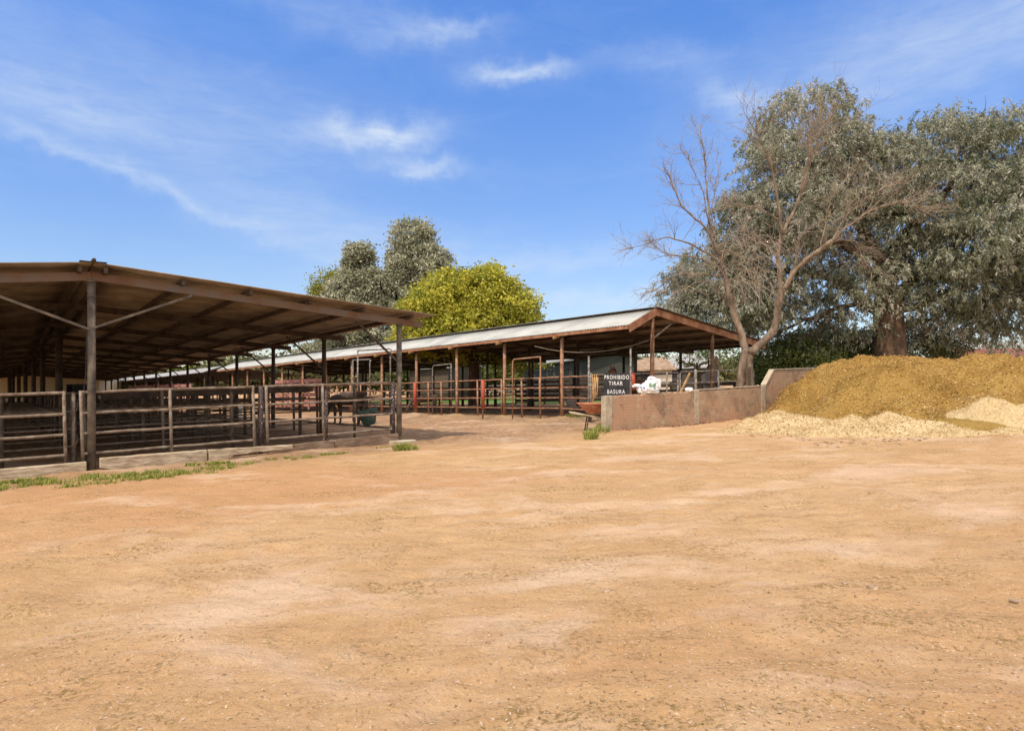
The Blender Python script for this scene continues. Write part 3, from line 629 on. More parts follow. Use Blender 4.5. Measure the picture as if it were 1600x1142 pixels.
def brick_run(k0, k1, h0, h1):
    """front face with chipped, slightly uneven top"""
    n = max(4, int((k1-k0)/.13)); q = random.Random(int(k0*9)); vs = []; fs = []
    for i in range(n+1):
        k = k0+(k1-k0)*i/n; hh = h0+(h1-h0)*i/n+q.choice((0, 0, 0, -.012, -.03, .006))
        vs += [Wp(k, 0, -.25), Wp(k, 0, hh-.012), Wp(k, -.012, hh), Wp(k, -TH, hh), Wp(k, -TH, -.25)]
    for i in range(n):
        for j in range(4): fs.append((i*5+j, i*5+j+1, i*5+5+j+1, i*5+5+j)[::-1])
    fs += [(0, 1, 2, 3, 4), tuple(n*5+k for k in range(4, -1, -1))]
    mb = MB(); mb.add(vs, fs); part(mb, 'brick_panel', bm_, wall)
PIL = [(0, .28), (3.92, .22), (7.55, .26)]
brick_run(.28, 3.92, 1.04, 1.06); brick_run(4.14, 7.55, 1.06, 1.07)
for (k0, w_), h in zip(PIL, (1.05, 1.08, 1.10)): 
    o = wq(k0, k0+w_, -.25, h, -.25, h+.005, .012, -TH-.012, conc, 'pillar'); bv = o.modifiers.new('b', 'BEVEL'); bv.width = .014; bv.segments = 2
# raised part: sloped shoulder then higher wall behind the heap
mb = MB(); 
def raised():
    f = [(7.81, -.2), (7.81, 1.10), (8.30, 1.62), (14.5, 1.66), (14.5, -.2)]
    a = [Wp(k, 0, h) for k, h in f]; b = [Wp(k, -TH, h) for k, h in f]; n = 5
    return a+b, [(0, 4, 3, 2, 1), (5, 6, 7, 8, 9)]+[(i, (i+1) % n, (i+1) % n+n, i+n) for i in range(n)]
mb.add(*raised()); part(mb, 'brick_panel', bm_, wall)
mb = MB(); mb.bar(Wp(7.80, -TH/2, 1.115), Wp(8.31, -TH/2, 1.655), TH+.05, .05); part(mb, 'coping', conc, wall)
mb = MB(); mb.bar(Wp(8.31, -TH/2, 1.66), Wp(14.5, -TH/2, 1.69), TH+.04, .035); part(mb, 'coping', conc, wall)
mb = MB(); mb.bar(Wp(4.15, -TH/2, 1.082), Wp(7.54, -TH/2, 1.098), TH+.02, .022); part(mb, 'coping', wood_or if False else conc, wall)
# rubble footing strip at the wall's foot
q = random.Random(5); mb = MB()
for i in range(90):
    k = q.uniform(.1, 7); c_ = Wp(k, q.uniform(.03, .16), q.uniform(-.02, .05)); r_ = q.uniform(.02, .05)
    mb.box8([c_+Vector((dx*r_*q.uniform(.7, 1.3), dy*r_*q.uniform(.7, 1.3), dz*r_*.7)) for dz in (-1, 1) for dx, dy in ((-1, -1), (1, -1), (1, 1), (-1, 1))])
o = mb.build('brick_rubble', mat('brick_bits', [(.20, .10, .06), (.33, .18, .11), (.40, .3, .2)], 4, 5, .9, .3, 30), None, origin=tuple(Wp(3, .1, 0))); tag(o, kind='stuff'); o['label'] = 'crumbled brick bits and dirt along the foot of the brick wall'; o['category'] = 'rubble'

# ------------------------------------------------------------------ sign
sgc = pix(963.5, 601, 18.98); t = empty('notice_sign', P(sgc.x, sgc.y), 'black board with white hand-painted letters PROHIBIDO TIRAR BASURA on the wall end', 'sign')
sw, sh = .765, .69
az_ = -math.atan2(sgc.x, sgc.y)+R(4)
ux = Vector((math.cos(az_), math.sin(az_), .0)); un = Vector((ux.y, -ux.x, 0))      # un faces the camera
mb = MB(); mb.bar(sgc-ux*sw/2, sgc+ux*sw/2, .022, sh); o = part(mb, 'board', blackb, t)
for k_ in (-.3, .3):
    mb = MB(); mb.bar(P(sgc.x+ux.x*k_-un.x*.05, sgc.y+ux.y*k_-un.y*.05, -.1), sgc+ux*k_-un*.05+Vector((0, 0, sh/2-.04)), .05, .05, up=(1, 0, 0)); part(mb, 'stake', timber_dk, t)
dg = bpy.context.evaluated_depsgraph_get()
def text_obj(body, size, ctr, parent, root, sx_=1.0):
    cu = bpy.data.curves.new('t', 'FONT'); cu.body = body; cu.size = size; cu.align_x = 'CENTER'; cu.align_y = 'CENTER'; cu.extrude = .002; cu.space_character = 1.25; cu.offset = .0018
    to = bpy.data.objects.new('t', cu); C.objects.link(to); bpy.context.view_layer.update()
    me = bpy.data.meshes.new_from_object(to.evaluated_get(bpy.context.evaluated_depsgraph_get())); C.objects.unlink(to); bpy.data.objects.remove(to)
    me.materials.clear(); me.materials.append(whitep); me.name = 'lettering'
    M = Matrix(((ux.x*sx_, 0, un.x, 0), (ux.y*sx_, 0, un.y, 0), (ux.z, 1, 0, 0), (0, 0, 0, 1)))
    me.transform(M); me.transform(Matrix.Translation(ctr-root.location))
    o2 = bpy.data.objects.new('lettering', me); C.objects.link(o2); o2.parent = parent; return o2
for body, dz, dx, sxx in (('PROHIBIDO', .215, 0, .70), ('TIRAR', .035, -.03, .76), ('BASURA', -.215, -.02, .74)):
    text_obj(body, .165, sgc+un*.014+ux*dx+Vector((0, 0, dz)), o, t, sxx)

# ------------------------------------------------------------------ white bag on the wall, small scrap
def blob(c, rx, ry, rz, seed, amp=.25, nu=40, nv=26, fold=1.0):
    th = np.linspace(0, math.pi, nv); ph = np.linspace(0, 2*math.pi, nu, endpoint=False); T, Pn = np.meshgrid(th, ph, indexing='ij')
    d = 1+amp*(fbm(np.cos(Pn)*2.3+5+seed, np.sin(Pn)*2.3+T*2.0, 4, seed)-.5)*2*np.sin(T)
    d += fold*.05*np.sin(Pn*9+3*T+seed)*np.sin(T)
    x = c[0]+rx*d*np.sin(T)*np.cos(Pn); y = c[1]+ry*d*np.sin(T)*np.sin(Pn); z = c[2]+rz*d*np.cos(T); z = np.maximum(z, c[2]-rz*.82)
    V = np.stack([x, y, z], -1).reshape(-1, 3); i = np.arange(nu*nv).reshape(nv, nu); j = np.roll(i, -1, 1)
    return V, np.stack([i[:-1], i[1:], j[1:], j[:-1]], -1).reshape(-1, 4)
bgc = pix(1016, 603, 19.2)
bag = empty('plastic_bag', bgc, 'white knotted plastic bag with green print on the brick wall beside the sign', 'bag')
Vs = []; Fs = []; o_ = 0
for c_, a, b_, cz, sd_ in ((bgc+Vector((.02, 0, -.02)), .24, .17, .20, 3), (bgc+Vector((.24, 0, .05)), .08, .06, .17, 5), (bgc+Vector((.12, .0, .12)), .13, .1, .12, 15), (bgc+Vector((-.05, .0, -.14)), .30, .15, .10, 16), (bgc+Vector((-.20, -.02, -.10)), .18, .13, .15, 8), (bgc+Vector((-.40, -.02, .0)), .12, .07, .06, 11), (bgc+Vector((.05, .02, .2)), .14, .1, .09, 12)):
    V_, F_ = blob(c_, a, b_, cz, sd_, .60, 64, 40, 1.6); Vs.append(V_); Fs.append(F_+o_); o_ += len(V_)
o = npmesh('bag_film', np.concatenate(Vs), np.concatenate(Fs), plastic, True, loc=tuple(bgc)); o.parent = bag; o.location = (0, 0, 0)
mb = MB(); q = random.Random(3)
for i in range(9):
    a = bgc+Vector((q.uniform(-.1, .08), -.225+q.uniform(0, .01), q.uniform(-.10, .08))); b_ = a+Vector((q.uniform(.03, .07), 0.005, q.uniform(.02, .06))); mb.bar(a, b_, .01, .022)
part(mb, 'print', greenpr, bag)
mb = MB(); a = bgc+Vector((-.33, -.15, -.03)); mb.bar(a, a+Vector((.14, 0, -.03)), .04, .03); part(mb, 'blue_stripe', bluepr, bag)
sc_ = Wp(3.75, -.07, 1.10); V_, F_ = blob(sc_, .13, .09, .07, 21, .4); o = npmesh('crumpled_bag', V_, F_, plastic, True, loc=tuple(sc_)); tag(o, 'small crumpled white plastic scrap on the wall by the middle pillar', 'bag')

# ------------------------------------------------------------------ wheelbarrow behind the wall end
wb = gnd(938, 672); wb = P(2.55, 18.75); t = empty('wheelbarrow', wb, 'orange wheelbarrow with wooden handles tucked behind the wall end', 'wheelbarrow')
def tray():
    # long axis = x; rim and floor rings
    def ring(hx, hy, z, cx=0): return [wb+Vector((cx-hx, -hy, z)), wb+Vector((cx+hx, -hy, z)), wb+Vector((cx+hx, hy, z)), wb+Vector((cx-hx, hy, z))]
    a = ring(.62, .36, .82); b_ = ring(.34, .2, .52, .02); a2 = ring(.59, .33, .80); b2 = ring(.32, .18, .54, .02)
    mb = MB(); mb.add(a+b_+a2+b2, [(0, 1, 5, 4), (1, 2, 6, 5), (2, 3, 7, 6), (3, 0, 4, 7), (4, 5, 6, 7), (8, 12, 13, 9), (9, 13, 14, 10), (10, 14, 15, 11), (11, 15, 12, 8), (12, 15, 14, 13), (0, 8, 9, 1), (1, 9, 10, 2), (2, 10, 11, 3), (3, 11, 8, 0)])
    for i in range(4): mb.tube([a[i], a[(i+1) % 4]], .018, 8)
    return mb
part(tray(), 'tray', orangep, t)
for sy in (-.2, .2):
    mb = MB(); mb.tube([wb+Vector((-.86, sy*1.4, .56)), wb+Vector((-.3, sy, .47)), wb+Vector((.6, sy*.5, .27))], .024, 8); part(mb, 'handle', timber, t)
    mb = MB(); mb.tube([wb+Vector((-.32, sy, .48)), wb+Vector((-.4, sy*1.1, .0))], .018, 8); part(mb, 'leg', rust_dk, t)
mb = MB(); mb.tube([wb+Vector((.68, -.05, .2)), wb+Vector((.68, .05, .2))], .2, 20); part(mb, 'wheel', rubber, t)

# ------------------------------------------------------------------ buckets
bx_, by_ = gnd(574, 684)
bc = pix(576, 655, 18.6); t = empty('feed_bucket', bc, 'dull green feed bucket hanging inside the right end of the front pen', 'bucket')
mb = MB(); prof = [(.30, .28), (.31, .25), (.28, .20), (.17, -.12), (.13, -.16), (.0, -.17)]; n = 24; vs = []; 
tl = Matrix.Rotation(R(-14), 3, 'Y')
for r_, z in prof:
    for k in range(n): a = 2*math.pi*k/n; vs.append(bc+tl @ Vector((r_*math.cos(a), r_*.8*math.sin(a), z)))
fs = [(i*n+k, i*n+(k+1) % n, (i+1)*n+(k+1) % n, (i+1)*n+k) for i in range(len(prof)-1) for k in range(n)]
mb.add(vs, fs, True); o = part(mb, 'bucket_body', greenbk, t); o.modifiers.new('s', 'SOLIDIFY').thickness = .012
mb = MB(); mb.tube([bc+tl @ Vector((.30*math.cos(a), .24*math.sin(a), .28)) for a in np.linspace(0, 2*math.pi, 20)], .014, 6); part(mb, 'rim', greenbk, t)
mb = MB(); mb.tube([bc+tl @ Vector((.30*math.cos(a), 0, .28+.22*math.sin(a))) for a in np.linspace(0, math.pi, 10)], .007, 6); part(mb, 'bucket_handle', rust_dk, t)
def pail(px, py, r_, h, m, label):
    x, y = gnd(px, py); c_ = P(x, y); mb = MB(); n = 20; vs = []
    for rr, z in ((0, .0), (r_*.8, .0), (r_, h), (r_*.93, h), (r_*.75, .03), (0, .03)):
        for k in range(n): a = 2*math.pi*k/n; vs.append(c_+Vector((rr*math.cos(a), rr*math.sin(a), z)))
    mb.add(vs, [(i*n+k, i*n+(k+1) % n, (i+1)*n+(k+1) % n, (i+1)*n+k) for i in range(5) for k in range(n)], True)
    t = empty('pail', c_, label, 'bucket'); part(mb, 'pail_body', m, t)
    mb = MB(); mb.tube([c_+Vector((r_*math.cos(a), 0, h-.02-.16*math.sin(a))) for a in np.linspace(0, math.pi, 10)], .006, 5); part(mb, 'pail_handle', rust_dk, t)
pail(369, 659, .30, .75, plastic, 'white plastic barrel-like pail standing deep in the left shed')
# blue-white drum behind second shed
def drum(px, py, r_, ln_, label, m):
    x, y = gnd(px, py); c_ = P(x, y, r_); mb = MB()
    zs_ = [(-ln_/2, 0), (-ln_/2, r_), (-ln_/6, r_), (-ln_/6+.02, r_*1.04), (-ln_/6+.05, r_), (ln_/6, r_), (ln_/6+.02, r_*1.04), (ln_/6+.05, r_), (ln_/2, r_), (ln_/2, 0)]
    mb.tube([c_+Vector((z, 0, 0)) for z, _ in zs_], [max(r, .001) for _, r in zs_], 18, False); tag(mb.build('drum', m, None, origin=tuple(c_)), label, 'drum')
drum(901, 640, .33, 1.0, 'pale drum lying on its side behind the right eave post', mat('pale_drum', [(.35, .26, .2), (.6, .5, .42)], 4, 5, .6, 0))

# ------------------------------------------------------------------ heaps
def hmesh(name, x0, x1, y0, y1, st, fh, m, label, cat, kind=None, parent=None):
    xs = np.arange(x0, x1, st); ys = np.arange(y0, y1, st); X_, Y_ = np.meshgrid(xs, ys); H = fh(X_, Y_)
    Zg = SL*X_; Z_ = Zg+np.where(H > 0, H, -.06)
    ny, nx = X_.shape; ii = np.arange(nx*ny).reshape(ny, nx)
    keep = (H[:-1, :-1] > -.02) | (H[:-1, 1:] > -.02) | (H[1:, 1:] > -.02) | (H[1:, :-1] > -.02)
    F_ = np.stack([ii[:-1, :-1], ii[:-1, 1:], ii[1:, 1:], ii[1:, :-1]], -1)[keep]
    used = np.unique(F_); mp = np.full(nx*ny, -1); mp[used] = np.arange(len(used))
    V_ = np.stack([X_, Y_, Z_], -1).reshape(-1, 3)[used]; F_ = mp[F_]
    c = (float((x0+x1)/2), float((y0+y1)/2), gz((x0+x1)/2)); o = npmesh(name, V_, F_, m, True, loc=c); tag(o, label, cat, kind=kind); return o, V_, c
def cone(X, Y, cx, cy, rx, ry, h, p=1.25, rot=0.0):
    c, s = math.cos(rot), math.sin(rot); dx = X-cx; dy = Y-cy; u = (dx*c+dy*s)/rx; v = (-dx*s+dy*c)/ry; r = np.sqrt(u*u+v*v)
    r = r*(1+.25*(fbm(X*.9+cx, Y*.9, 3, 7)-.5)); return h*(1.0-np.power(np.clip(r, 0, 3), p))
def smax(*a, k=.12):
    m = np.maximum.reduce(a); return m+k*np.log(sum(np.exp((x-m)/k) for x in a))
def brown(X, Y):
    h = smax(cone(X, Y, 11.3, 20.8, 2.85, 3.5, 1.95, 2.0), cone(X, Y, 12.6, 21.2, 3.6, 4.2, 1.85, 2.1), cone(X, Y, 15.2, 21.0, 3.6, 4.6, 1.86, 2.1),
             cone(X, Y, 17.6, 20.4, 3.3, 4.2, 1.92, 1.8), cone(X, Y, 20.6, 19.6, 3.4, 4.6, 1.75, 1.8), cone(X, Y, 12.1, 17.6, 1.7, 1.5, .55, 1.3), k=.16)
    h = h+(fbm(X*1.3, Y*1.3, 5, 61)-.5)*.34+(fbm(X*3.2, Y*2.4, 3, 65)-.5)*.20+(fbm(X*7, Y*7, 3, 62)-.5)*.09-.10*np.abs(fbm(X*1.1+3, Y*.5, 3, 69)-.5)*4*sst(.1, .8, h)
    # keep the wall's own line clear
    q = (X-WA[0])*WN[0]+(Y-WA[1])*WN[1]; k_ = (X-WA[0])*WD[0]+(Y-WA[1])*WD[1]
    return np.where((q < -.02) & (k_ < 14.4), -.1, h)
def palef(cs):
    def f(X, Y):
        h = smax(*[cone(X, Y, *c) for c in cs], k=.07)
        h = h+(fbm(X*2, Y*2, 5, 63)-.5)*.30+(fbm(X*9, Y*9, 3, 64)-.5)*.05
        q = (X-WA[0])*WN[0]+(Y-WA[1])*WN[1]; return np.where((q < .02), -.1, h)
    return f
def heapmat(name, cols, sc=5):
    m = bpy.data.materials.new(name); m.use_nodes = True
    global nt, tc
    nt = m.node_tree; nt.nodes.clear(); out = N('ShaderNodeOutputMaterial'); bs = N('ShaderNodeBsdfPrincipled'); LK(bs.outputs[0], out.inputs[0]); bs.inputs['Roughness'].default_value = .95; bs.inputs['Specular IOR Level'].default_value = .1
    tc = N('ShaderNodeTexCoord')
    c = gmix(step(gn(.9, 8, .7), .38, .64), cols[0], cols[1]); c = gmix(M_('MULTIPLY', step(gn(.55, 6, .7, (1, 1.3, 1), 1.2), .50, .62), .45), c, cols[3]); c = gmix(M_('MULTIPLY', step(gn(18, 5, .75), .50, .66), .8), c, cols[2]); c = gmix(M_('MULTIPLY', step(gn(11, 5, .75), .56, .68), .75), c, cols[3])
    LK(c, bs.inputs['Base Color']); b = N('ShaderNodeBump'); b.inputs['Strength'].default_value = .9; b.inputs['Distance'].default_value = .05
    LK(M_('ADD', gn(9, 8, .75), M_('MULTIPLY', gn(35, 5, .75), .5)), b.inputs['Height']); LK(b.outputs[0], bs.inputs['Normal']); return m
hm_b = heapmat('brown_shavings', [(0.244, 0.135, 0.031), (0.319, 0.194, 0.054), (0.487, 0.332, 0.124), (0.114, 0.061, 0.011)])
hm_p = heapmat('pale_shavings', [(0.521, 0.378, 0.193), (0.605, 0.462, 0.260), (0.722, 0.605, 0.395), (0.353, 0.227, 0.092)])
heap, hv, hc = hmesh('shavings_heap', 6, 25, 13, 27, .09, brown, hm_b, 'long high heap of golden-brown bedding shavings behind the pale heaps', 'heap')
ph = []
def pheap(cs, box, label):
    o, v, c = hmesh('pale_shavings_heap', *box, .05, palef(cs), hm_p, label, 'heap'); o['group'] = 'pale shavings heaps at the foot of the brown heap'; ph.append((o, v, c))
pheap([(7.35, 17.6, 1.45, 1.15, .50, 1.15), (8.3, 17.2, .9, .7, .34, 1.2), (6.5, 17.5, .8, .5, .18, 1.2)], (5.6, 9.2, 15.8, 19.5), 'pale shavings heap nearest the brick wall')
pheap([(8.3, 15.8, 1.5, .9, .36, 1.1, .2), (9.5, 15.2, 1.5, .8, .30, 1.1, -.2), (9.6, 16.4, 1.2, .8, .52, 1.15), (7.2, 16.3, 1.1, .5, .17, 1.1), (10.6, 14.7, .9, .4, .12, 1.1), (8.9, 16.8, .7, .6, .42, 1.1)], (6, 11.6, 13.4, 17.8), 'wide pale shavings heap in the middle, lowest and nearest the camera')
pheap([(12.4, 16.6, 1.35, 1.2, .72, 1.2), (13.4, 16.2, 1.3, 1.1, .6, 1.2)], (10.8, 15, 14.6, 18.4), 'pale shavings heap at the right edge of the photo')
mtop = heapmat('dark_shavings', [(.22, .14, .035), (.30, .19, .055), (.42, .28, .1), (.12, .08, .02)])
def dk(X, Y):
    return cone(X, Y, 10.75, 15.75, 1.5, .34, .30, 1.3, -.35)+(fbm(X*6, Y*6, 4, 33)-.5)*.06
hmesh('dark_shavings_ridge', 9, 12.6, 14.6, 17, .05, dk, mtop, 'low dark greenish ridge of shavings between two pale heaps', 'heap')  # low ridge in a darker colour than the heaps beside it
def chips(parent, verts, n, size, m, lo, seed):
    q = np.random.default_rng(seed); v = verts[(verts[:, 2]-SL*verts[:, 0]) > lo]; c = v[q.integers(0, len(v), n)]+q.normal(0, .035, (n, 3))*[1, 1, .25]+[0, 0, .008]
    a = q.normal(0, 1, (n, 3)); a[:, 2] *= .5; a /= np.linalg.norm(a, axis=1)[:, None]; b = np.cross(a, q.normal(0, 1, (n, 3))+[0, 0, 1.2]); b /= np.linalg.norm(b, axis=1)[:, None]
    l = size*q.uniform(.5, 1.5, n)[:, None]; w_ = l*q.uniform(.25, .6, n)[:, None]
    V = np.stack([c-a*l/2-b*w_/2, c+a*l/2-b*w_/2, c+a*l/2+b*w_/2, c-a*l/2+b*w_/2], 1).reshape(-1, 3)
    o = npmesh('wood_chips', V, np.arange(4*n).reshape(n, 4), m, False, loc=tuple(parent.location)); o.parent = parent; o.location = (0, 0, 0); tag(o, kind='stuff'); return o
chips(heap, hv, 36000, .042, gold_ch, .0, 1)
for i, (o, v, c) in enumerate(ph): chips(o, v, 11000, .021, straw_p, .0, 10+i)
chips(ph[1][0], ph[1][1], 2600, .035, gold_ch, .0, 31); chips(ph[0][0], ph[0][1], 1800, .035, gold_ch, .0, 32)
lowv = hv[((hv[:, 2]-SL*hv[:, 0]) < .75) & (hv[:, 1] < 19.5)]; chips(heap, lowv, 7000, .03, straw_p, .0, 33)
# dark dung clods at the feet of the pale heaps
q = random.Random(9); mb = MB()
def clod(mb, x, y, r_, flat=.6):
    c = Vector((x, y, gh(x, y)+r_*flat*.4)); vs = []
    for dz in (-1, 1):
        for k in range(6):
            a = k*math.pi/3; vs.append(c+Vector((r_*math.cos(a)*q.uniform(.6, 1.2), r_*math.sin(a)*q.uniform(.6, 1.2), dz*r_*flat*.5*q.uniform(.5, 1))))
    mb.add(vs, [(5, 4, 3, 2, 1, 0), (6, 7, 8, 9, 10, 11)]+[(k, (k+1) % 6, 6+(k+1) % 6, 6+k) for k in range(6)])
for i in range(150):
    px = q.uniform(1130, 1530); py = 670+max(0, 22*math.sin((px-1130)/400*math.pi))+q.gauss(0, 4); x, y = gnd(px, py); clod(mb, x, y, q.uniform(.015, .05))
for i in range(130):
    Yd = 3+22*q.random()**1.5; px = q.uniform(-50, 1650); x = (px-800)/1000*Yd; clod(mb, x, Yd, q.choice((.004, .005, .007, .011))*(1+.03*Yd))
tag(mb.build('dirt_clods', stone, None), 'small scattered clods and pebbles over the dirt yard', 'pebbles', kind='stuff')
mb = MB()
for (cx_, cy_, n_, sp_) in ((250, 850, 40, 14), (268, 1008, 30, 10), (205, 870, 40, 30), (470, 790, 25, 18), (120, 880, 22, 40), (860, 770, 14, 20), (1360, 700, 16, 25), (1120, 1000, 20, 24), (1480, 1010, 16, 20)):
    for i in range(n_):
        x, y = gnd(cx_+q.gauss(0, sp_), cy_+q.gauss(0, 3.5)); clod(mb, x, y, q.uniform(.004, .010)*(1+.05*y), .7)
tag(mb.build('soil_crumbs', mat('soil_crumb', [(0.319, 0.195, 0.105), (0.464, 0.300, 0.165), (0.609, 0.420, 0.240)], 6, 5, .95, .3, 40), None), 'crumbs of scuffed-up brown soil lying in patches on the dirt yard', 'soil', kind='stuff')
for px, py, r_, lb in ((1362, 926, .028, 'flat brown stone on the dirt in the right foreground'), (1587, 938, .026, 'dark pebble at the right edge of the dirt yard'), (948, 925, .022, 'small dark clod on the dirt below the brick wall'),
                       (1319, 918, .016, 'small grey pebble left of the flat brown stone')):
    x, y = gnd(px, py); mb = MB(); clod(mb, x, y, r_*1.6, .5); tag(mb.build('stone', stone, None, origin=(x, y, gh(x, y))), lb, 'stone')
# loose straw and wood chips in the yard
n = 20000; qn = np.random.default_rng(77); Yd = 2.6+15*qn.random(n)**1.6; Xd = (qn.random(n)*1.75-.87)*Yd
dens = fbm(Xd*.5+40, Yd*.5, 4, 81)+.25*sst(-3, 3, Xd); keep = dens > (.38+.45*qn.random(n)); Xd, Yd = Xd[keep], Yd[keep]; n = len(Xd)
zc = np.array([gh(a, b) for a, b in zip(Xd, Yd)])+.006; c = np.stack([Xd, Yd, zc], -1)
ang = qn.uniform(0, math.pi, n); a = np.stack([np.cos(ang), np.sin(ang), qn.normal(0, .15, n)], -1); b = np.stack([-np.sin(ang), np.cos(ang), qn.normal(0, .3, n)], -1)
l = (qn.uniform(.005, .017, n)*(1+Yd*.03))[:, None]; w_ = l*qn.uniform(.15, .5, n)[:, None]
V_ = np.stack([c-a*l/2-b*w_/2, c+a*l/2-b*w_/2, c+a*l/2+b*w_/2, c-a*l/2+b*w_/2], 1).reshape(-1, 3)
litter = leafmat('litter_chip', [(.16, .095, .04), (.27, .17, .07), (.36, .24, .11), (.52, .40, .22)], .9, 0)
o = npmesh('straw_litter', V_, np.arange(4*n).reshape(n, 4), litter, False, attr=qn.random(n)); tag(o, 'loose straw and wood chips strewn over the dirt yard', 'litter', kind='stuff')

# ------------------------------------------------------------------ grass
def grass(name, spots, label, seed, m=None):
    """spots: (x, y, rx, ry, n, h)"""
    q = np.random.default_rng(seed); Vv = []; at_ = []
    for (x, y, rx, ry, n, h) in spots:
        r = np.sqrt(q.random(n)); a = q.uniform(0, 2*math.pi, n); bx = x+rx*r*np.cos(a); by = y+ry*r*np.sin(a)
        keep = (fbm(bx*4, by*4, 3, seed) > .44)
        bx, by = bx[keep], by[keep]; n = len(bx); bz = np.array([gh(i, j) for i, j in zip(bx, by)])-.005
        hh = h*q.uniform(.4, 1.2, n); ln = q.normal(0, .45, (n, 2))*hh[:, None]; an = q.uniform(0, math.pi, n); wd = .007+.004*q.random(n)
        dx = np.cos(an)*wd; dy = np.sin(an)*wd; z0 = np.zeros(n)
        p = np.stack([bx, by, bz], -1); s_ = np.stack([dx, dy, z0], -1); tip = p+np.stack([ln[:, 0], ln[:, 1], hh], -1); mid = p+np.stack([ln[:, 0]*.35, ln[:, 1]*.35, hh*.6], -1)
        Vv.append(np.stack([p-s_, p+s_, mid+s_*.8, mid-s_*.8, mid-s_*.8, mid+s_*.8, tip+s_*.1, tip-s_*.1], 1).reshape(-1, 3)); v_ = q.random(n); at_.append(np.repeat(v_**.8, 2))
    V_ = np.concatenate(Vv); o = npmesh(name, V_, np.arange(len(V_)).reshape(-1, 4), m or grass_m, False, attr=np.concatenate(at_)); tag(o, label, 'grass', kind='stuff'); return o
sp = []
qg = random.Random(4)
for px in range(-20, 400, 7):
    base = 752-.0968*max(px, 0); off = qg.uniform(2, 13)*(1 if px < 330 else .6)
    x, y = gnd(px, base+off+ (8 if 100 < px < 380 else 3)); sp.append((x, y, .22, .12, int(qg.uniform(30, 170)*(.3 if 90 < px < 130 or px > 370 else 1)), .075))
for px, py, n_ in ((315, 727, 260), (345, 724, 200), (440, 719, 120), (470, 716, 160), (520, 711, 160), (590, 700, 60), (20, 757, 220), (60, 751, 150), (160, 748, 160), (200, 745, 200), (240, 741, 200)):
    x, y = gnd(px, py); sp.append((x, y, .38, .10, n_, .08))
grass('grass_verge', sp, 'patchy green grass along the foot of the kerb boards', 5)
x, y = gnd(633, 704); grass('grass_tuft', [(x, y, .3, .2, 700, .13), (x-.05, y, .15, .1, 300, .17)], 'bright green tuft in front of the concrete footing slab', 6)
sp = []
for px, py in ((941, 677), (936, 680), (929, 684), (922, 687), (943, 673)):
    x, y = gnd(px, py); sp.append((x, y, .2, .18, 260, .22))
grass('grass_clump', sp, 'green weeds growing against the wall end', 8)
x, y = gnd(905, 652); grass('pen_weeds', [(x, y, 1.0, .5, 500, .15), (x+.8, y, .6, .4, 300, .15)], 'sparse weeds under the rail left of the wheelbarrow', 9)
mb = MB(); mb.box8([S2(12, -2, .0), S2(27, -2, .0), S2(27, 45, .0), S2(12, 45, .0), S2(12, -2, .012), S2(27, -2, .012), S2(27, 45, .012), S2(12, 45, .012)])
tag(mb.build('lawn', mat('lawn_green', [(.05, .10, .015), (.09, .17, .03), (.16, .24, .05)], 2.5, 8, .9, .4, 30)), kind='structure')

# ------------------------------------------------------------------ foliage generators
def foliage(lobes, clump_n, leaves, sig, ll, lw, droop, seed, shell=.55, tassel=0.0):
    q = np.random.default_rng(seed); out = []; at_ = []
    for (cx, cy, cz, rx, ry, rz, wt) in lobes:
        n = max(4, int(clump_n*wt)); d = q.normal(0, 1, (n, 3)); d /= np.linalg.norm(d, axis=1)[:, None]
        r = (shell+(1-shell)*q.random(n)**.6)*(1+.18*(q.random(n)-.3)); c = np.array([cx, cy, cz])+d*r[:, None]*np.array([rx, ry, rz])
        tone = np.clip(q.normal(.47, .21, n), 0, 1)
        k = q.integers(int(leaves*.5), int(leaves*1.4), n); idx = np.repeat(np.arange(n), k); m = len(idx)
        off = q.normal(0, 1, (m, 3))*sig*np.array([1, 1, .75])*q.uniform(.6, 1.3, n)[idx][:, None]
        if tassel:
            st = q.normal(0, 1, (n, 9, 3))*sig*np.array([1.1, 1.1, .6]); kk = q.integers(0, 9, m); u = q.random(m)
            off = st[idx, kk]+q.normal(0, .035, (m, 3))+np.stack([st[idx, kk, 0]*.35*u, st[idx, kk, 1]*.35*u, -tassel*u], -1)
        p = c[idx]+off
        ax = q.normal(0, 1, (m, 3))*(1-droop)+np.array([0, 0, -1.0])*droop+off/sig*.25; ax /= np.linalg.norm(ax, axis=1)[:, None]
        sd_ = np.cross(ax, q.normal(0, 1, (m, 3))); sd_ /= np.linalg.norm(sd_, axis=1)[:, None]
        l = (ll*q.uniform(.6, 1.3, m))[:, None]; w_ = (lw*q.uniform(.7, 1.3, m))[:, None]
        out.append(np.stack([p, p+ax*l*.5+sd_*w_*.5, p+ax*l, p+ax*l*.5-sd_*w_*.5], 1)); at_.append(np.clip(tone[idx]+q.normal(0, .11, m), 0, 1))
    V = np.concatenate(out).reshape(-1, 3); return V, np.concatenate(at_)
def LB_(px, py, rpx, rpy, Y, dep=None, wt=1.0):
    c = pix(px, py, Y); k = Y/1000; return (c.x, c.y, c.z, rpx*k, (dep if dep else (rpx+rpy)/2*k), rpy*k, wt*max(rpx*rpy/3000, .15))
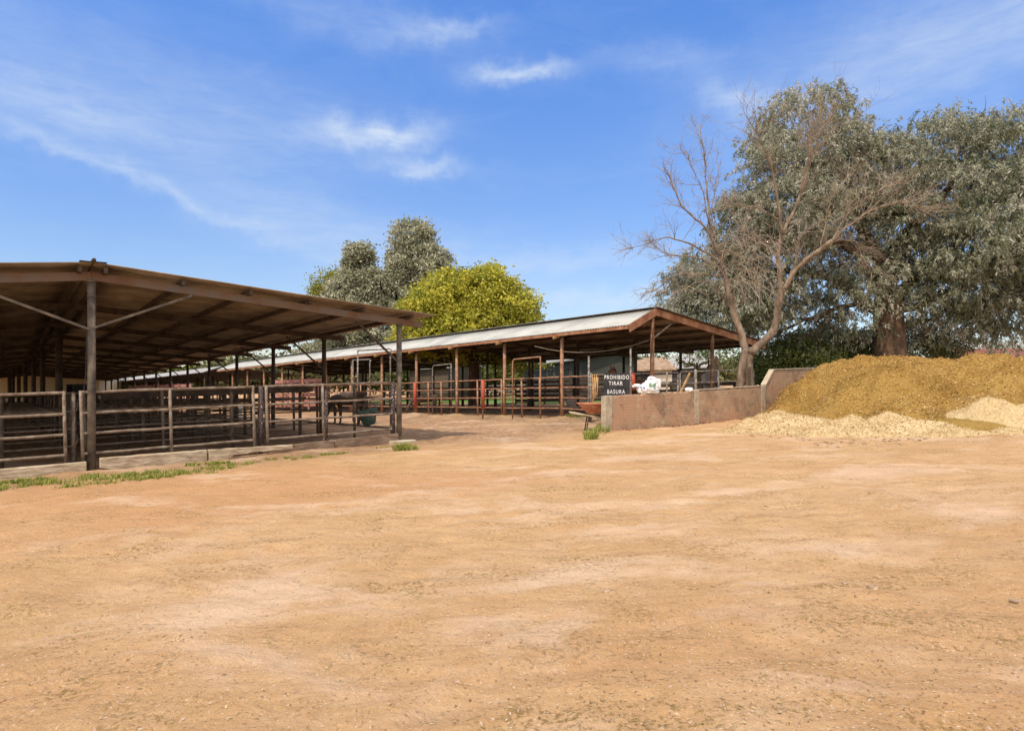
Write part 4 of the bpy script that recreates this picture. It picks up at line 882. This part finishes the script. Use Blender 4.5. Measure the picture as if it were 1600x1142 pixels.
def limb(mb, pts, r0, r1, n=8, sub=3, wob=.0, q=None):
    pts = [Vector(p) for p in pts]; P2 = []
    for i in range(len(pts)-1):
        a = pts[max(i-1, 0)]; b = pts[i]; c = pts[i+1]; d = pts[min(i+2, len(pts)-1)]
        for j in range(sub):
            t = j/sub; P2.append(.5*((2*b)+(c-a)*t+(2*a-5*b+4*c-d)*t*t+(3*b-a-3*c+d)*t**3))
    P2.append(pts[-1])
    if wob and q: P2 = [p+Vector((q.gauss(0, wob), q.gauss(0, wob), q.gauss(0, wob))) if 0 < i < len(P2)-1 else p for i, p in enumerate(P2)]
    m = len(P2); mb.tube(P2, [r0+(r1-r0)*i/(m-1) for i in range(m)], n); return P2
def twigs(mb, p, d, ln, r, depth, q, gen=3, curl=.35, up=.05, n=4):
    if depth <= 0 or r < .002: return
    pts = [p]; dd = d.normalized(); st = ln/4
    for i in range(4):
        dd = (dd+Vector((q.gauss(0, curl*.5), q.gauss(0, curl*.5), q.gauss(up, curl*.4)))).normalized(); pts.append(pts[-1]+dd*st)
    mb.tube(pts, [r*(1-.16*i) for i in range(5)], n, False)
    for k in range(gen):
        i = q.randint(1, 4); nd = (dd+Vector((q.gauss(0, .75), q.gauss(0, .75), q.gauss(.1, .6)))).normalized()
        twigs(mb, pts[i], nd, ln*q.uniform(.5, .8), r*.55, depth-1, q, gen, curl, up, max(3, n-1))
def tree(name, base, label, cat, trunk_fn, fol, lmat, bmat, group=None):
    t = empty(name, base, label, cat, group); mb = MB(); trunk_fn(mb); part(mb, 'trunk', bmat, t)
    V_, a_ = fol; o = npmesh('crown', V_, np.arange(len(V_)).reshape(-1, 4), lmat, False, attr=a_, loc=tuple(base)); o.parent = t; o.location = (0, 0, 0); return t

# ---- big grey-green tree on the right
YT = 33.0
def gp(px, Y): return P((px-800)/1000*Y, Y)
lobes = [LB_(1440, 476, 52, 32, YT, 2, .55), LB_(1325, 470, 60, 30, YT, 2, .6), LB_(1335, 505, 66, 30, YT+1, 2, .6), LB_(1480, 500, 56, 30, YT, 1.8, .6), LB_(1225, 500, 80, 34, YT+2, 2.4, .6), LB_(1398, 468, 26, 22, YT-1.3, .8, .5), LB_(1450, 530, 46, 20, YT+1, 1.6, .6), LB_(1290, 535, 60, 22, YT+1, 1.8, .6), LB_(1520, 490, 40, 36, YT-1, 1.4, .6), LB_(1372, 262, 50, 62, YT, 2.2), LB_(1120, 488, 66, 30, YT, 2.2), LB_(1062, 478, 28, 24, YT, 1.2, .8), LB_(1195, 455, 60, 40, YT, 2.3), LB_(1265, 217, 78, 82, YT, 2.6), LB_(1215, 290, 55, 80, YT-1, 2.4), LB_(1312, 260, 52, 80, YT, 2.4), LB_(1240, 330, 75, 60, YT-1.5, 2.5), LB_(1318, 345, 60, 60, YT+1, 2.5),
         LB_(1160, 355, 45, 55, YT, 2.0), LB_(1195, 410, 70, 60, YT, 2.5), LB_(1120, 430, 60, 50, YT, 2.2), LB_(1075, 445, 36, 34, YT, 1.5), LB_(1150, 475, 80, 38, YT, 2.4),
         LB_(1405, 270, 50, 55, YT, 2.0), LB_(1450, 220, 48, 42, YT, 1.8, .8), LB_(1500, 215, 45, 50, YT, 2), LB_(1560, 240, 65, 65, YT-1, 2.6), LB_(1470, 310, 75, 60, YT-1, 2.6), LB_(1590, 320, 80, 70, YT-2, 2.8),
         LB_(1390, 345, 60, 50, YT, 2.4), LB_(1520, 380, 80, 60, YT-2, 2.8), LB_(1600, 420, 70, 60, YT-2, 2.6), LB_(1450, 400, 62, 40, YT, 2.3), LB_(1365, 415, 50, 42, YT, 2, .7), LB_(1500, 450, 60, 42, YT-1, 2.3),
         LB_(1575, 475, 40, 52, YT-2, 1.6), LB_(1275, 440, 60, 34, YT+1, 2, .8), LB_(1560, 520, 20, 26, YT-2, .8, .8),
         LB_(1650, 260, 80, 90, YT-1, 3), LB_(1670, 400, 80, 90, YT-2, 3), ]
bt = gp(1392, YT)
def bigtrunk(mb):
    q = random.Random(2); p0 = gp(1392, YT)-Vector((0, 0, .3))
    limb(mb, [p0, pix(1391, 590, YT), pix(1390, 540, YT), pix(1388, 490, YT), pix(1388, 462, YT)], .92, .62, 16)
    for pts, a, b in (([(1390, 495), (1350, 470), (1310, 440), (1262, 428), (1205, 425), (1140, 440)], .36, .08), ([(1388, 465), (1370, 400), (1330, 330), (1290, 280), (1270, 240)], .40, .07),
                      ([(1388, 465), (1400, 390), (1440, 340), (1480, 300), (1495, 270)], .42, .07), ([(1390, 480), (1440, 420), (1510, 370), (1580, 300)], .38, .08), ([(1392, 490), (1450, 470), (1520, 440), (1590, 440)], .24, .06),
                      ([(1385, 480), (1340, 400), (1260, 360), (1190, 350)], .3, .06), ([(1392, 520), (1440, 500), (1480, 505), (1500, 520)], .12, .03), ([(1350, 470), (1300, 485), (1240, 510), (1200, 520)], .14, .04)):
        d0 = q.uniform(-1.2, 1.2); P2 = limb(mb, [pix(x, y, YT+d0*i/len(pts)) for i, (x, y) in enumerate(pts)], a, b, 10, 3, .05, q)
        for i in range(3, len(P2), 2):
            twigs(mb, P2[i], (P2[min(i+1, len(P2)-1)]-P2[i-1])+Vector((q.gauss(0, .8), q.gauss(0, .8), q.gauss(.3, .6))), 1.9, .05, 3, q, 3)
fol = foliage(lobes, 92, 135, .30, .20, .050, .58, 21, .62, .30)
tree('eucalyptus_tree', bt, 'huge grey-green drooping tree with thick trunk behind the brown heap', 'tree', bigtrunk, fol, leaf_euc, bark_dk)

# ---- bare leafless tree
YB = 25.0; bb = gp(1162, YB)
def baretrunk(mb, mt):
    q = random.Random(12)
    def L(pts, r0, r1, dy=0.0, tw=0, tl=1.2, up=.05, tr=.013, n=8):
        P2 = limb(mb, [pix(x, y, YB+dy*i/max(1, len(pts)-1)) for i, (x, y) in enumerate(pts)], r0*.84, r1*.84, n, 4, .016, q)
        if tw:
            for k in range(int(tw*2.0)):
                i = q.randint(len(P2)//4, len(P2)-1); dd = (P2[min(i+1, len(P2)-1)]-P2[i-1]).normalized()
                twigs(mt, P2[i], dd+Vector((q.gauss(0, .6), q.gauss(0, .6), q.gauss(.15, .5))), tl*q.uniform(.6, 1.2), tr, 3, q, 3, .4, up)
    L([(1156, 652), (1155, 620), (1156, 600), (1160, 570), (1166, 545)], .20, .18, n=12)
    L([(1172, 652), (1171, 615), (1172, 590), (1170, 565), (1172, 545)], .16, .17, n=12)
    L([(1166, 552), (1156, 515), (1144, 480), (1137, 455), (1132, 430), (1125, 400), (1112, 372)], .19, .07, .3, 10, 1.2)
    L([(1125, 400), (1112, 372), (1095, 348), (1070, 328), (1052, 292), (1038, 262)], .06, .015, -.6, 9, .9)
    L([(1112, 372), (1106, 320), (1102, 262), (1096, 215), (1093, 200)], .05, .010, .5, 9, .8)
    L([(1116, 372), (1112, 330), (1118, 290), (1128, 240)], .035, .008, .8, 5, .7)
    L([(1108, 350), (1098, 300), (1080, 260), (1068, 235)], .03, .008, -.6, 5, .7)
    L([(1128, 410), (1085, 385), (1045, 372), (1005, 382), (985, 388)], .05, .008, .6, 9, .8, -.02)
    L([(1130, 420), (1085, 402), (1045, 398), (1015, 378)], .04, .008, -.9, 8, .8)
    L([(1132, 430), (1085, 428), (1050, 432), (1025, 455), (1018, 452)], .04, .008, .9, 8, .8, -.03)
    L([(1134, 445), (1095, 440), (1060, 455), (1035, 455)], .03, .008, -.6, 7, .8, -.06)
    L([(1172, 552), (1195, 532), (1211, 510), (1216, 480), (1222, 452)], .19, .15, -.2, 2, .6, n=12)
    L([(1222, 455), (1217, 420), (1216, 395), (1222, 366)], .12, .10, .2, 6, 1.0)
    L([(1222, 366), (1216, 320), (1206, 265), (1195, 235), (1186, 215), (1180, 205)], .075, .012, -.6, 14, 1.2)
    L([(1222, 366), (1240, 330), (1255, 292), (1266, 250), (1280, 215), (1292, 190)], .08, .012, .4, 20, 1.4)
    L([(1250, 300), (1262, 250), (1262, 225), (1268, 200)], .04, .01, -.3, 10, 1.2)
    L([(1224, 452), (1245, 420), (1275, 395), (1300, 376)], .12, .09, -.4, 6, 1.0)
    L([(1300, 376), (1330, 350), (1370, 325), (1410, 318), (1440, 328)], .06, .010, -.8, 16, 1.2)
    L([(1300, 376), (1325, 335), (1365, 302), (1400, 285)], .05, .010, .5, 14, 1.2)
    L([(1300, 376), (1335, 378), (1348, 400), (1362, 425)], .045, .010, .2, 10, 1.0, -.08)
    L([(1282, 388), (1290, 350), (1300, 310), (1330, 270)], .04, .010, .6, 10, 1.1)
    L([(1218, 345), (1190, 328), (1160, 322), (1132, 326)], .035, .008, -.4, 8, .8)
    L([(1216, 400), (1195, 385), (1170, 372), (1150, 350)], .03, .008, .6, 8, .8)
    L([(1230, 440), (1245, 400), (1250, 370), (1275, 350)], .03, .008, .6, 8, .8)
    # tangled drooping twigs between the two stems
    for k in range(130):
        p = pix(q.uniform(1125, 1195), q.uniform(360, 450), YB+q.uniform(-.8, .8)); v = Vector((q.gauss(0, .4), q.gauss(0, .4), q.uniform(-.3, .6))); pts = [p]
        for i in range(7): v = (v+Vector((q.gauss(0, .22), q.gauss(0, .22), -.22))).normalized(); pts.append(pts[-1]+v*.24)
        mt.tube(pts, [.012-.001*i for i in range(8)], 4, False)
t = empty('bare_tree', bb, 'leafless forked tree with tangled twigs standing behind the brick wall', 'tree'); mb = MB(); mt_ = MB(); baretrunk(mb, mt_); part(mb, 'trunk', bark, t); part(mt_, 'twigs', twig_m, t)
# few dry leaves left on its twigs
lo = [LB_(1285, 400, 70, 50, YB, .9, .5), LB_(1380, 330, 50, 35, YB, .9, .4), LB_(1150, 420, 40, 50, YB, .6, .4), LB_(1300, 200, 30, 60, YB, .6, .35)]
V_, a_ = foliage(lo, 26, 16, .2, .07, .022, .4, 99, .1); o = npmesh('dry_leaves', V_, np.arange(len(V_)).reshape(-1, 4), leafmat('dry_leaf', [(.16, .09, .055), (.28, .17, .11), (.36, .25, .17)], .8, .2), False, attr=a_, loc=tuple(bb)); o.parent = t; o.location = (0, 0, 0); tag(o, kind='stuff')

# ---- other trees
def simple_trunk(px, Y, top_py, r_, seed, spread=40, nb=6):
    def f(mb):
        q = random.Random(seed); b = gp(px, Y)-Vector((0, 0, .2)); fk = pix(px, 596-(596-top_py)*.35, Y)
        limb(mb, [b, b*.5+fk*.5, fk], r_, r_*.75, 10)
        for k in range(nb):
            e = pix(px+q.uniform(-spread, spread), top_py+q.uniform(-5, 25), Y+q.uniform(-1.5, 1.5)); mid = fk*.5+e*.5+Vector((q.gauss(0, .4), 0, q.gauss(0, .3))); limb(mb, [fk, mid, e], r_*.5, r_*.1, 7, 3, .03, q)
    return f
YY = 40
lob = [LB_(735, 468, 70, 48, YY, 2.6), LB_(690, 480, 52, 40, YY, 2.2), LB_(785, 478, 48, 38, YY, 2.2), LB_(820, 492, 24, 24, YY, 1.3, .8), LB_(655, 495, 34, 26, YY, 1.6), LB_(740, 505, 85, 32, YY, 3), LB_(730, 540, 80, 26, YY, 2.5, .8), LB_(760, 440, 36, 22, YY, 1.5), LB_(720, 450, 40, 22, YY, 1.5), LB_(800, 560, 50, 20, YY+1, 1.6, .6), LB_(650, 530, 34, 26, YY, 1.6)]
tree('yellowing_tree', gp(741, YY), 'rounded yellow-green tree behind the metal-roofed shed', 'tree', simple_trunk(741, YY, 500, .42, 3, 60, 9), foliage(lob, 200, 60, .26, .20, .12, .25, 31, .7), leaf_yel, bark_dk)
YG = 60
lob = [LB_(645, 372, 34, 22, YG, 2), LB_(647, 400, 36, 28, YG, 2.4), LB_(660, 425, 42, 30, YG, 2.6), LB_(632, 430, 30, 35, YG, 2), LB_(680, 408, 24, 22, YG, 1.6), LB_(640, 465, 38, 28, YG, 2.5), LB_(668, 455, 30, 30, YG, 2)]
tree('silver_tree', gp(655, YG), 'taller of the two grey-green silvery trees left of the yellow tree', 'tree', simple_trunk(655, YG, 420, .5, 5, 30), foliage(lob, 300, 70, .30, .30, .15, .25, 32, .7), leaf_grey, bark_dk)
lob = [LB_(562, 395, 20, 11, YG, 1.2), LB_(560, 410, 22, 16, YG, 1.5), LB_(563, 438, 34, 22, YG, 2.2), LB_(545, 455, 32, 24, YG, 2), LB_(585, 455, 30, 30, YG, 2), LB_(560, 478, 50, 24, YG, 2.4), LB_(545, 520, 50, 24, YG, 2.4), LB_(590, 525, 46, 30, YG, 2.4), LB_(520, 555, 60, 18, YG, 2)]
tree('silver_tree', gp(565, YG), 'shorter of the two grey-green silvery trees, above the left shed roof', 'tree', simple_trunk(565, YG, 430, .4, 6, 25), foliage(lob, 340, 70, .28, .30, .15, .25, 33, .7), leaf_grey, bark_dk)
YL = 66
tree('lime_tree', gp(510, YL), 'small lime-green crown peeking out left of the silvery trees', 'tree', simple_trunk(512, YL, 450, .25, 8, 14, 4), foliage([LB_(506, 442, 20, 18, YL, 1.4), LB_(500, 455, 16, 10, YL, 1.2), LB_(525, 432, 14, 8, YL, 1)], 190, 34, .36, .26, .13, .2, 34, .3), leaf_lime, bark_dk)
tree('dark_tree', gp(1090, 48), 'dark leafy tree seen under the right end of the metal-roofed shed', 'tree', simple_trunk(1090, 48, 560, .35, 9, 30, 7), foliage([LB_(1090, 545, 50, 22, 48, 2.4), LB_(1130, 550, 36, 26, 48, 2), LB_(1045, 540, 26, 18, 48, 1.5)], 70, 50, .36, .22, .10, .3, 35, .4), leaf_grn, bark_dk)
# shrubs under the big tree
def shrub(px, Y, lob, label, seed, m=leaf_grn, wt=60): 
    tree('shrub', gp(px, Y), label, 'shrub', simple_trunk(px, Y, 590, .1, seed, 20, 6), foliage(lob, wt*3, 60, .32, .20, .07, .2, seed, .35), m, bark_dk)
shrub(1225, 34, [LB_(1215, 560, 45, 30, 34, 2), LB_(1255, 555, 45, 34, 34, 2), LB_(1195, 580, 30, 26, 34, 1.5)], 'dark green shrub behind the raised end of the brick wall', 41)
shrub(1310, 36, [LB_(1305, 545, 50, 34, 36, 2), LB_(1350, 545, 40, 30, 36, 2)], 'dark green shrub left of the thick trunk behind the heap', 42)
shrub(1450, 35, [LB_(1440, 545, 45, 26, 35, 2), LB_(1475, 548, 30, 20, 35, 1.5)], 'green shrub right of the thick trunk behind the heap', 43)
# ---- distant woods and bare trees
def woods(name, x0, x1, Y, top, label, m, seed, cnt=40):
    q = random.Random(seed); lob = []
    for i in range(cnt):
        px = x0+(x1-x0)*(i+.5)/cnt; h_ = q.uniform(.6, 1.25)
        tp = top+q.uniform(-5, 7); lob.append(LB_(px, (tp+596)/2+4, (x1-x0)/cnt*1.3, (600-tp)/2, Y+q.uniform(-4, 4), 3.0, 1))
    V_, a_ = foliage(lob, 150, 34, .8, .6, .42, .1, seed, .3); o = npmesh(name, V_, np.arange(len(V_)).reshape(-1, 4), m, False, attr=a_); tag(o, label, 'woods', kind='stuff')
woods('far_woods', 780, 1230, 105, 556, 'distant belt of green and olive trees beyond the sheds', leaf_pale, 51, 34)
woods('hedge_line', 330, 560, 90, 556, 'mixed green tree belt between the two shed roofs', leaf_pale, 57, 14)
woods('far_hedge', 120, 640, 120, 569, 'distant yellow-green tree belt above the far shed roof', leaf_lime, 52, 30)
woods('dark_bushes', 120, 640, 100, 578, 'dark green bushes low behind the far shed', leaf_grn, 54, 26)
woods('dark_hedge', 620, 800, 75, 568, 'dark green bushes beyond the metal-roofed shed', leaf_grn, 53, 12)
for i, (px, Y, top) in enumerate(((1500, 110, 522), (1518, 105, 518), (1535, 115, 524), (1548, 108, 520), (1566, 112, 526), (1584, 106, 518), (1600, 110, 524))):
    q = random.Random(60+i); mb = MB(); b = gp(px, Y); tp = pix(px, top, Y); mid = b*.6+tp*.4
    limb(mb, [b, mid], .25, .16, 5)
    for k in range(6): twigs(mb, mid, Vector((q.gauss(0, .45), q.gauss(0, .45), 1)), (tp.z-mid.z)*.55, .09, 4, q, 3, .3, .1, 3)
    o = mb.build('distant_bare_tree', twig_m, None, origin=tuple(b)); tag(o, 'small leafless tree far off beyond the right end of the heap', 'tree', 'distant bare trees beyond the heap')

# ------------------------------------------------------------------ background buildings
def house(name, a, b, depth, h, roof_rise, wm, rm, label, wins=(), cat='building', over=.4, gm2=None):
    """front wall from plan point a to b, roof ridge parallel to it"""
    a = P(*a); b = P(*b); d = (b-a); ln = d.length; d.normalize(); n = Vector((-d.y, d.x, 0))
    if n.y < 0: n = -n
    a.z = b.z = min(a.z, b.z); t = empty(name, a, label, cat); U = Vector((0, 0, 1))
    mb = MB(); A, B = a-U*.5, b-U*.5
    C_, D_ = b+n*depth-U*.5, a+n*depth-U*.5; H = U*(h+.5); r1 = (a+n*depth/2)+U*(h+roof_rise); r2 = (b+n*depth/2)+U*(h+roof_rise)
    mb.add([A, B, B+H, A+H], [(0, 1, 2, 3)]); part(mb, 'wall', wm, t); mb = MB(); mb.add([C_, D_, D_+H, C_+H], [(0, 1, 2, 3)]); part(mb, 'wall', wm, t)
    mb = MB(); mb.add([B, C_, C_+H, r2, B+H], [(0, 1, 2, 3, 4)]); part(mb, 'gable_wall', gm2 or wm, t)
    mb = MB(); mb.add([D_, A, A+H, r1, D_+H], [(0, 1, 2, 3, 4)]); part(mb, 'gable_wall', gm2 or wm, t)
    for sgn in (0, 1):
        e = (a+U*h) if sgn == 0 else (a+n*depth+U*h); e2 = e+d*ln; dn = (e-r1).normalized()*over
        p = [e+dn-d*over, e2+dn+d*over, r2+d*over, r1-d*over]
        mb = MB(); mb.box8([x+U*.03 for x in p]+[x+U*.15 for x in p]); part(mb, 'roof', rm, t)
    for (f0, f1, z0, z1) in wins:
        p = a+d*ln*f0-n*.04; q_ = a+d*ln*f1-n*.04; mb = MB(); mb.box8([p+U*z0, q_+U*z0, q_+U*z0+n*.03, p+U*z0+n*.03, p+U*z1, q_+U*z1, q_+U*z1+n*.03, p+U*z1+n*.03]); part(mb, 'window', dark, t)
    return t
def xy(px, Y): return ((px-800)/1000*Y, Y)
house('beige_building', xy(-120, 66), xy(155, 72), 14, 4.4, .8, beige, whiteroof, 'long beige metal-sided building seen under the left shed', [])
ws = [(i/9+.02, i/9+.085, z, z+.42) for i in range(9) for z in (2.0, 2.75)]
house('grey_barn', xy(818, 66), xy(922, 46), 3.6, 3.1, .75, greyw, whiteroof, 'grey barn with rows of small dark openings behind the sign', ws, gm2=mat('slate_cladding', [(0.072, 0.068, 0.064), (0.090, 0.085, 0.080)], .8, 4, .8, .05, 8))
house('tan_roofed_house', xy(985, 62), xy(1050, 62), 9, 2.2, 1.3, mat('cream_wall', [(.5, .45, .36), (.6, .55, .45)], 2, 4, .8, 0), tanroof, 'small house with a tan shingle roof beyond the pens', [(.05, .5, .2, 2.3)])
house('grey_house', xy(1040, 72), xy(1102, 70), 9, 2.4, 1.5, greyw, whiteroof, 'grey house with a pale roof beyond the white bag', [(.1, .4, 1.4, 2.3), (.55, .7, 1.4, 2.3)])
house('red_roofed_barn', xy(1496, 95), xy(1680, 90), 12, 2.6, 1.6, greyw, redroof, 'distant long barn with a red roof beyond the right end of the heap', [])
house('low_stable', xy(640, 60), xy(700, 58), 6, 3.0, .8, mat('dark_wood', [(.07, .05, .035), (.12, .085, .06)], 2, 5, .8, 0), whiteroof, 'dark wooden stable with a pale roof beyond the white gate frame', [])
# pink stall boards
def boards(name, a, b, zs, m, label, cat='fence', hb=.22, npost=5):
    a = P(*a); b = P(*b); t = empty(name, a, label, cat)
    for z in zs: mb = MB(); mb.bar(a+Vector((0, 0, z)), b+Vector((0, 0, z)), .04, hb); part(mb, 'board', m, t)
    for k in range(npost): f = k/(npost-1); c = a+(b-a)*f; mb = MB(); mb.bar(c, c+Vector((0, 0, max(zs)+.15)), .12, .12, up=(1, 0, 0)); part(mb, 'post', m, t)
boards('pink_board_fence', xy(203, 50), xy(298, 50), (1.0, 1.35, 1.75, 2.1), pinkw, 'pink board fence far under the left shed', npost=6)
boards('pink_stall_fence', xy(430, 46), xy(510, 44), (.4, .75, 1.1, 1.45, 1.8, 2.1), pinkw, 'pink-red slatted stall fence seen between the two sheds', npost=7)
boards('white_rail_fence', xy(700, 62), xy(820, 60), (.7, 1.2), pipe_wh, 'pale rail fence beyond the yellow tree trunk', hb=.1, npost=6)
boards('dark_stall_fence', xy(806, 43), xy(1000, 39), (.25, .55, .85, 1.15, 1.45), rust_dk, 'dark slatted stall fence in front of the grey barn', hb=.2, npost=9)
boards('dark_stall_fence', xy(1002, 39), xy(1200, 36), (.3, .65, 1.0), rust_dk, 'low dark slatted fence beyond the bare tree trunk', hb=.22, npost=9)
# hay-coloured feed bin and low dark feed trough inside the pens
def trough(a, b, w_, h0, h1, m, label):
    a = P(*a); b = P(*b); d = (b-a).normalized(); n = Vector((-d.y, d.x, 0)).normalized()*w_/2; U = Vector((0, 0, 1)); t = empty('feed_trough', a, label, 'trough')
    for s_ in (-1, 1): mb = MB(); mb.bar(a+n*s_+U*(h0+h1)/2, b+n*s_+U*(h0+h1)/2, .03, h1-h0); part(mb, 'side', m, t)
    mb = MB(); mb.bar(a+U*h0, b+U*h0, w_, .03); part(mb, 'base', m, t)
    for f in (.06, .94): mb = MB(); c = a+(b-a)*f; mb.bar(c+U*0, c+U*h0, .08, .08, up=(1, 0, 0)); part(mb, 'leg', m, t)
trough(s1p(.6, 4.4), s1p(6.2, 4.4), .4, 1.46, 1.62, rust_dk, 'long dark steel feed trough at rail height behind the front panels')
trough(s1p(.4, 13), s1p(1.1, 13.2), .6, 1.5, 2.0, dark, 'black box-like trough standing above the rails left of the front ridge post')

# ------------------------------------------------------------------ horses
def horse(loc, rz, sc, m, label, graze=False, look_up=False):
    t = empty('horse', loc, label, 'horse', None, (0, 0, rz)); t.scale = (sc,)*3
    if graze: neck = [(.78, 0, 1.12, .20), (1.0, 0, .92, .14), (1.18, 0, .66, .12), (1.28, 0, .48, .13), (1.36, 0, .28, .085), (1.40, 0, .14, .07)]
    else: neck = [(.78, 0, 1.32, .20), (.95, 0, 1.55, .15), (1.08, 0, 1.76, .125), (1.20, 0, 1.80, .13), (1.40, 0, 1.66, .095), (1.56, 0, 1.52, .075)]
    body = [(-.72, 0, 1.16, .24), (-.45, 0, 1.18, .29), (-.05, 0, 1.12, .29), (.35, 0, 1.13, .30), (.62, 0, 1.20, .26)]
    V_ = []; E = []; 
    def addv(p): V_.append(p); return len(V_)-1
    idx = [addv(p) for p in body]; E += list(zip(idx, idx[1:])); pr = idx[-1]
    for p in neck: i = addv(p); E.append((pr, i)); pr = i
    for sy in (-1, 1):
        for root, chain_ in ((idx[-1], [(.62, .15, .92, .13), (.60, .16, .55, .065), (.60, .16, .48, .07), (.60, .16, .14, .04), (.66, .16, .03, .06)]),
                             (idx[0], [(-.70, .15, .92, .17), (-.60, .16, .70, .10), (-.84, .16, .50, .07), (-.78, .16, .14, .04), (-.71, .16, .03, .06)])):
            pr = root
            for (x, y, z, r_) in chain_: i = addv((x, y*sy, z, r_)); E.append((pr, i)); pr = i
    me = bpy.data.meshes.new('body'); me.from_pydata([v[:3] for v in V_], E, []); me.materials.append(m); o = bpy.data.objects.new('body', me); C.objects.link(o); o.parent = t
    sk = o.modifiers.new('skin', 'SKIN'); sk.use_smooth_shade = True
    if not me.skin_vertices:
        import bmesh
        bm = bmesh.new(); bm.from_mesh(me); bm.verts.layers.skin.verify(); bm.to_mesh(me); bm.free()
    for i, v in enumerate(V_): me.skin_vertices[0].data[i].radius = (v[3], v[3])
    me.skin_vertices[0].data[1].use_root = True
    ss = o.modifiers.new('sub', 'SUBSURF'); ss.levels = 2; ss.render_levels = 2
    nk = neck
    mb = MB(); mb.tube([(-.93, 0, 1.24), (-1.04, 0, 1.05), (-1.03, 0, .75), (-1.0, 0, .5)], [.04, .07, .06, .02], 8); o = mb.build('tail', hair_dk, None); o.parent = t
    mb = MB(); pts = [Vector(p[:3])+Vector((-.10 if not graze else -.02, 0, p[3]*.9)) for p in nk[:4]]; mb.tube(pts, [.03, .05, .05, .04], 6); o = mb.build('mane', hair_dk, None); o.parent = t
    hd = Vector(nk[3][:3])
    for sy in (-1, 1):
        mb = MB(); e0 = hd+Vector((-.05, .06*sy, .09)); mb.tube([e0, e0+Vector((-.01, .02*sy, .1)), e0+Vector((0, .025*sy, .19))], [.035, .035, .004], 8); o = mb.build('ear', m, None); o.parent = t
    for sy in (-1, 1):
        mb = MB(); c_ = hd+Vector((.09, .105*sy, .0)); mb.tube([c_-Vector((0, .02*sy, 0)), c_+Vector((0, .012*sy, 0))], .018, 8); o = mb.build('eye', hair_dk, None); o.parent = t
    return t
x, y = gnd(664, 649); horse(P(x-.1, y+.9), R(200), .72, hide_dk, 'dark pony standing in the pen beside the left red post', graze=True)
x, y = gnd(500, 676); horse(P(x, y+3.8), R(150), .95, hide_dk, 'dark horse standing deep in the left shed above the splashed panel', graze=True)
hx = pix(958, 577, 26.5); horse(P(hx.x+.75, 26.5+.9), R(228), 1.0, hide_bay, 'bay horse whose head and ears show above the sign')
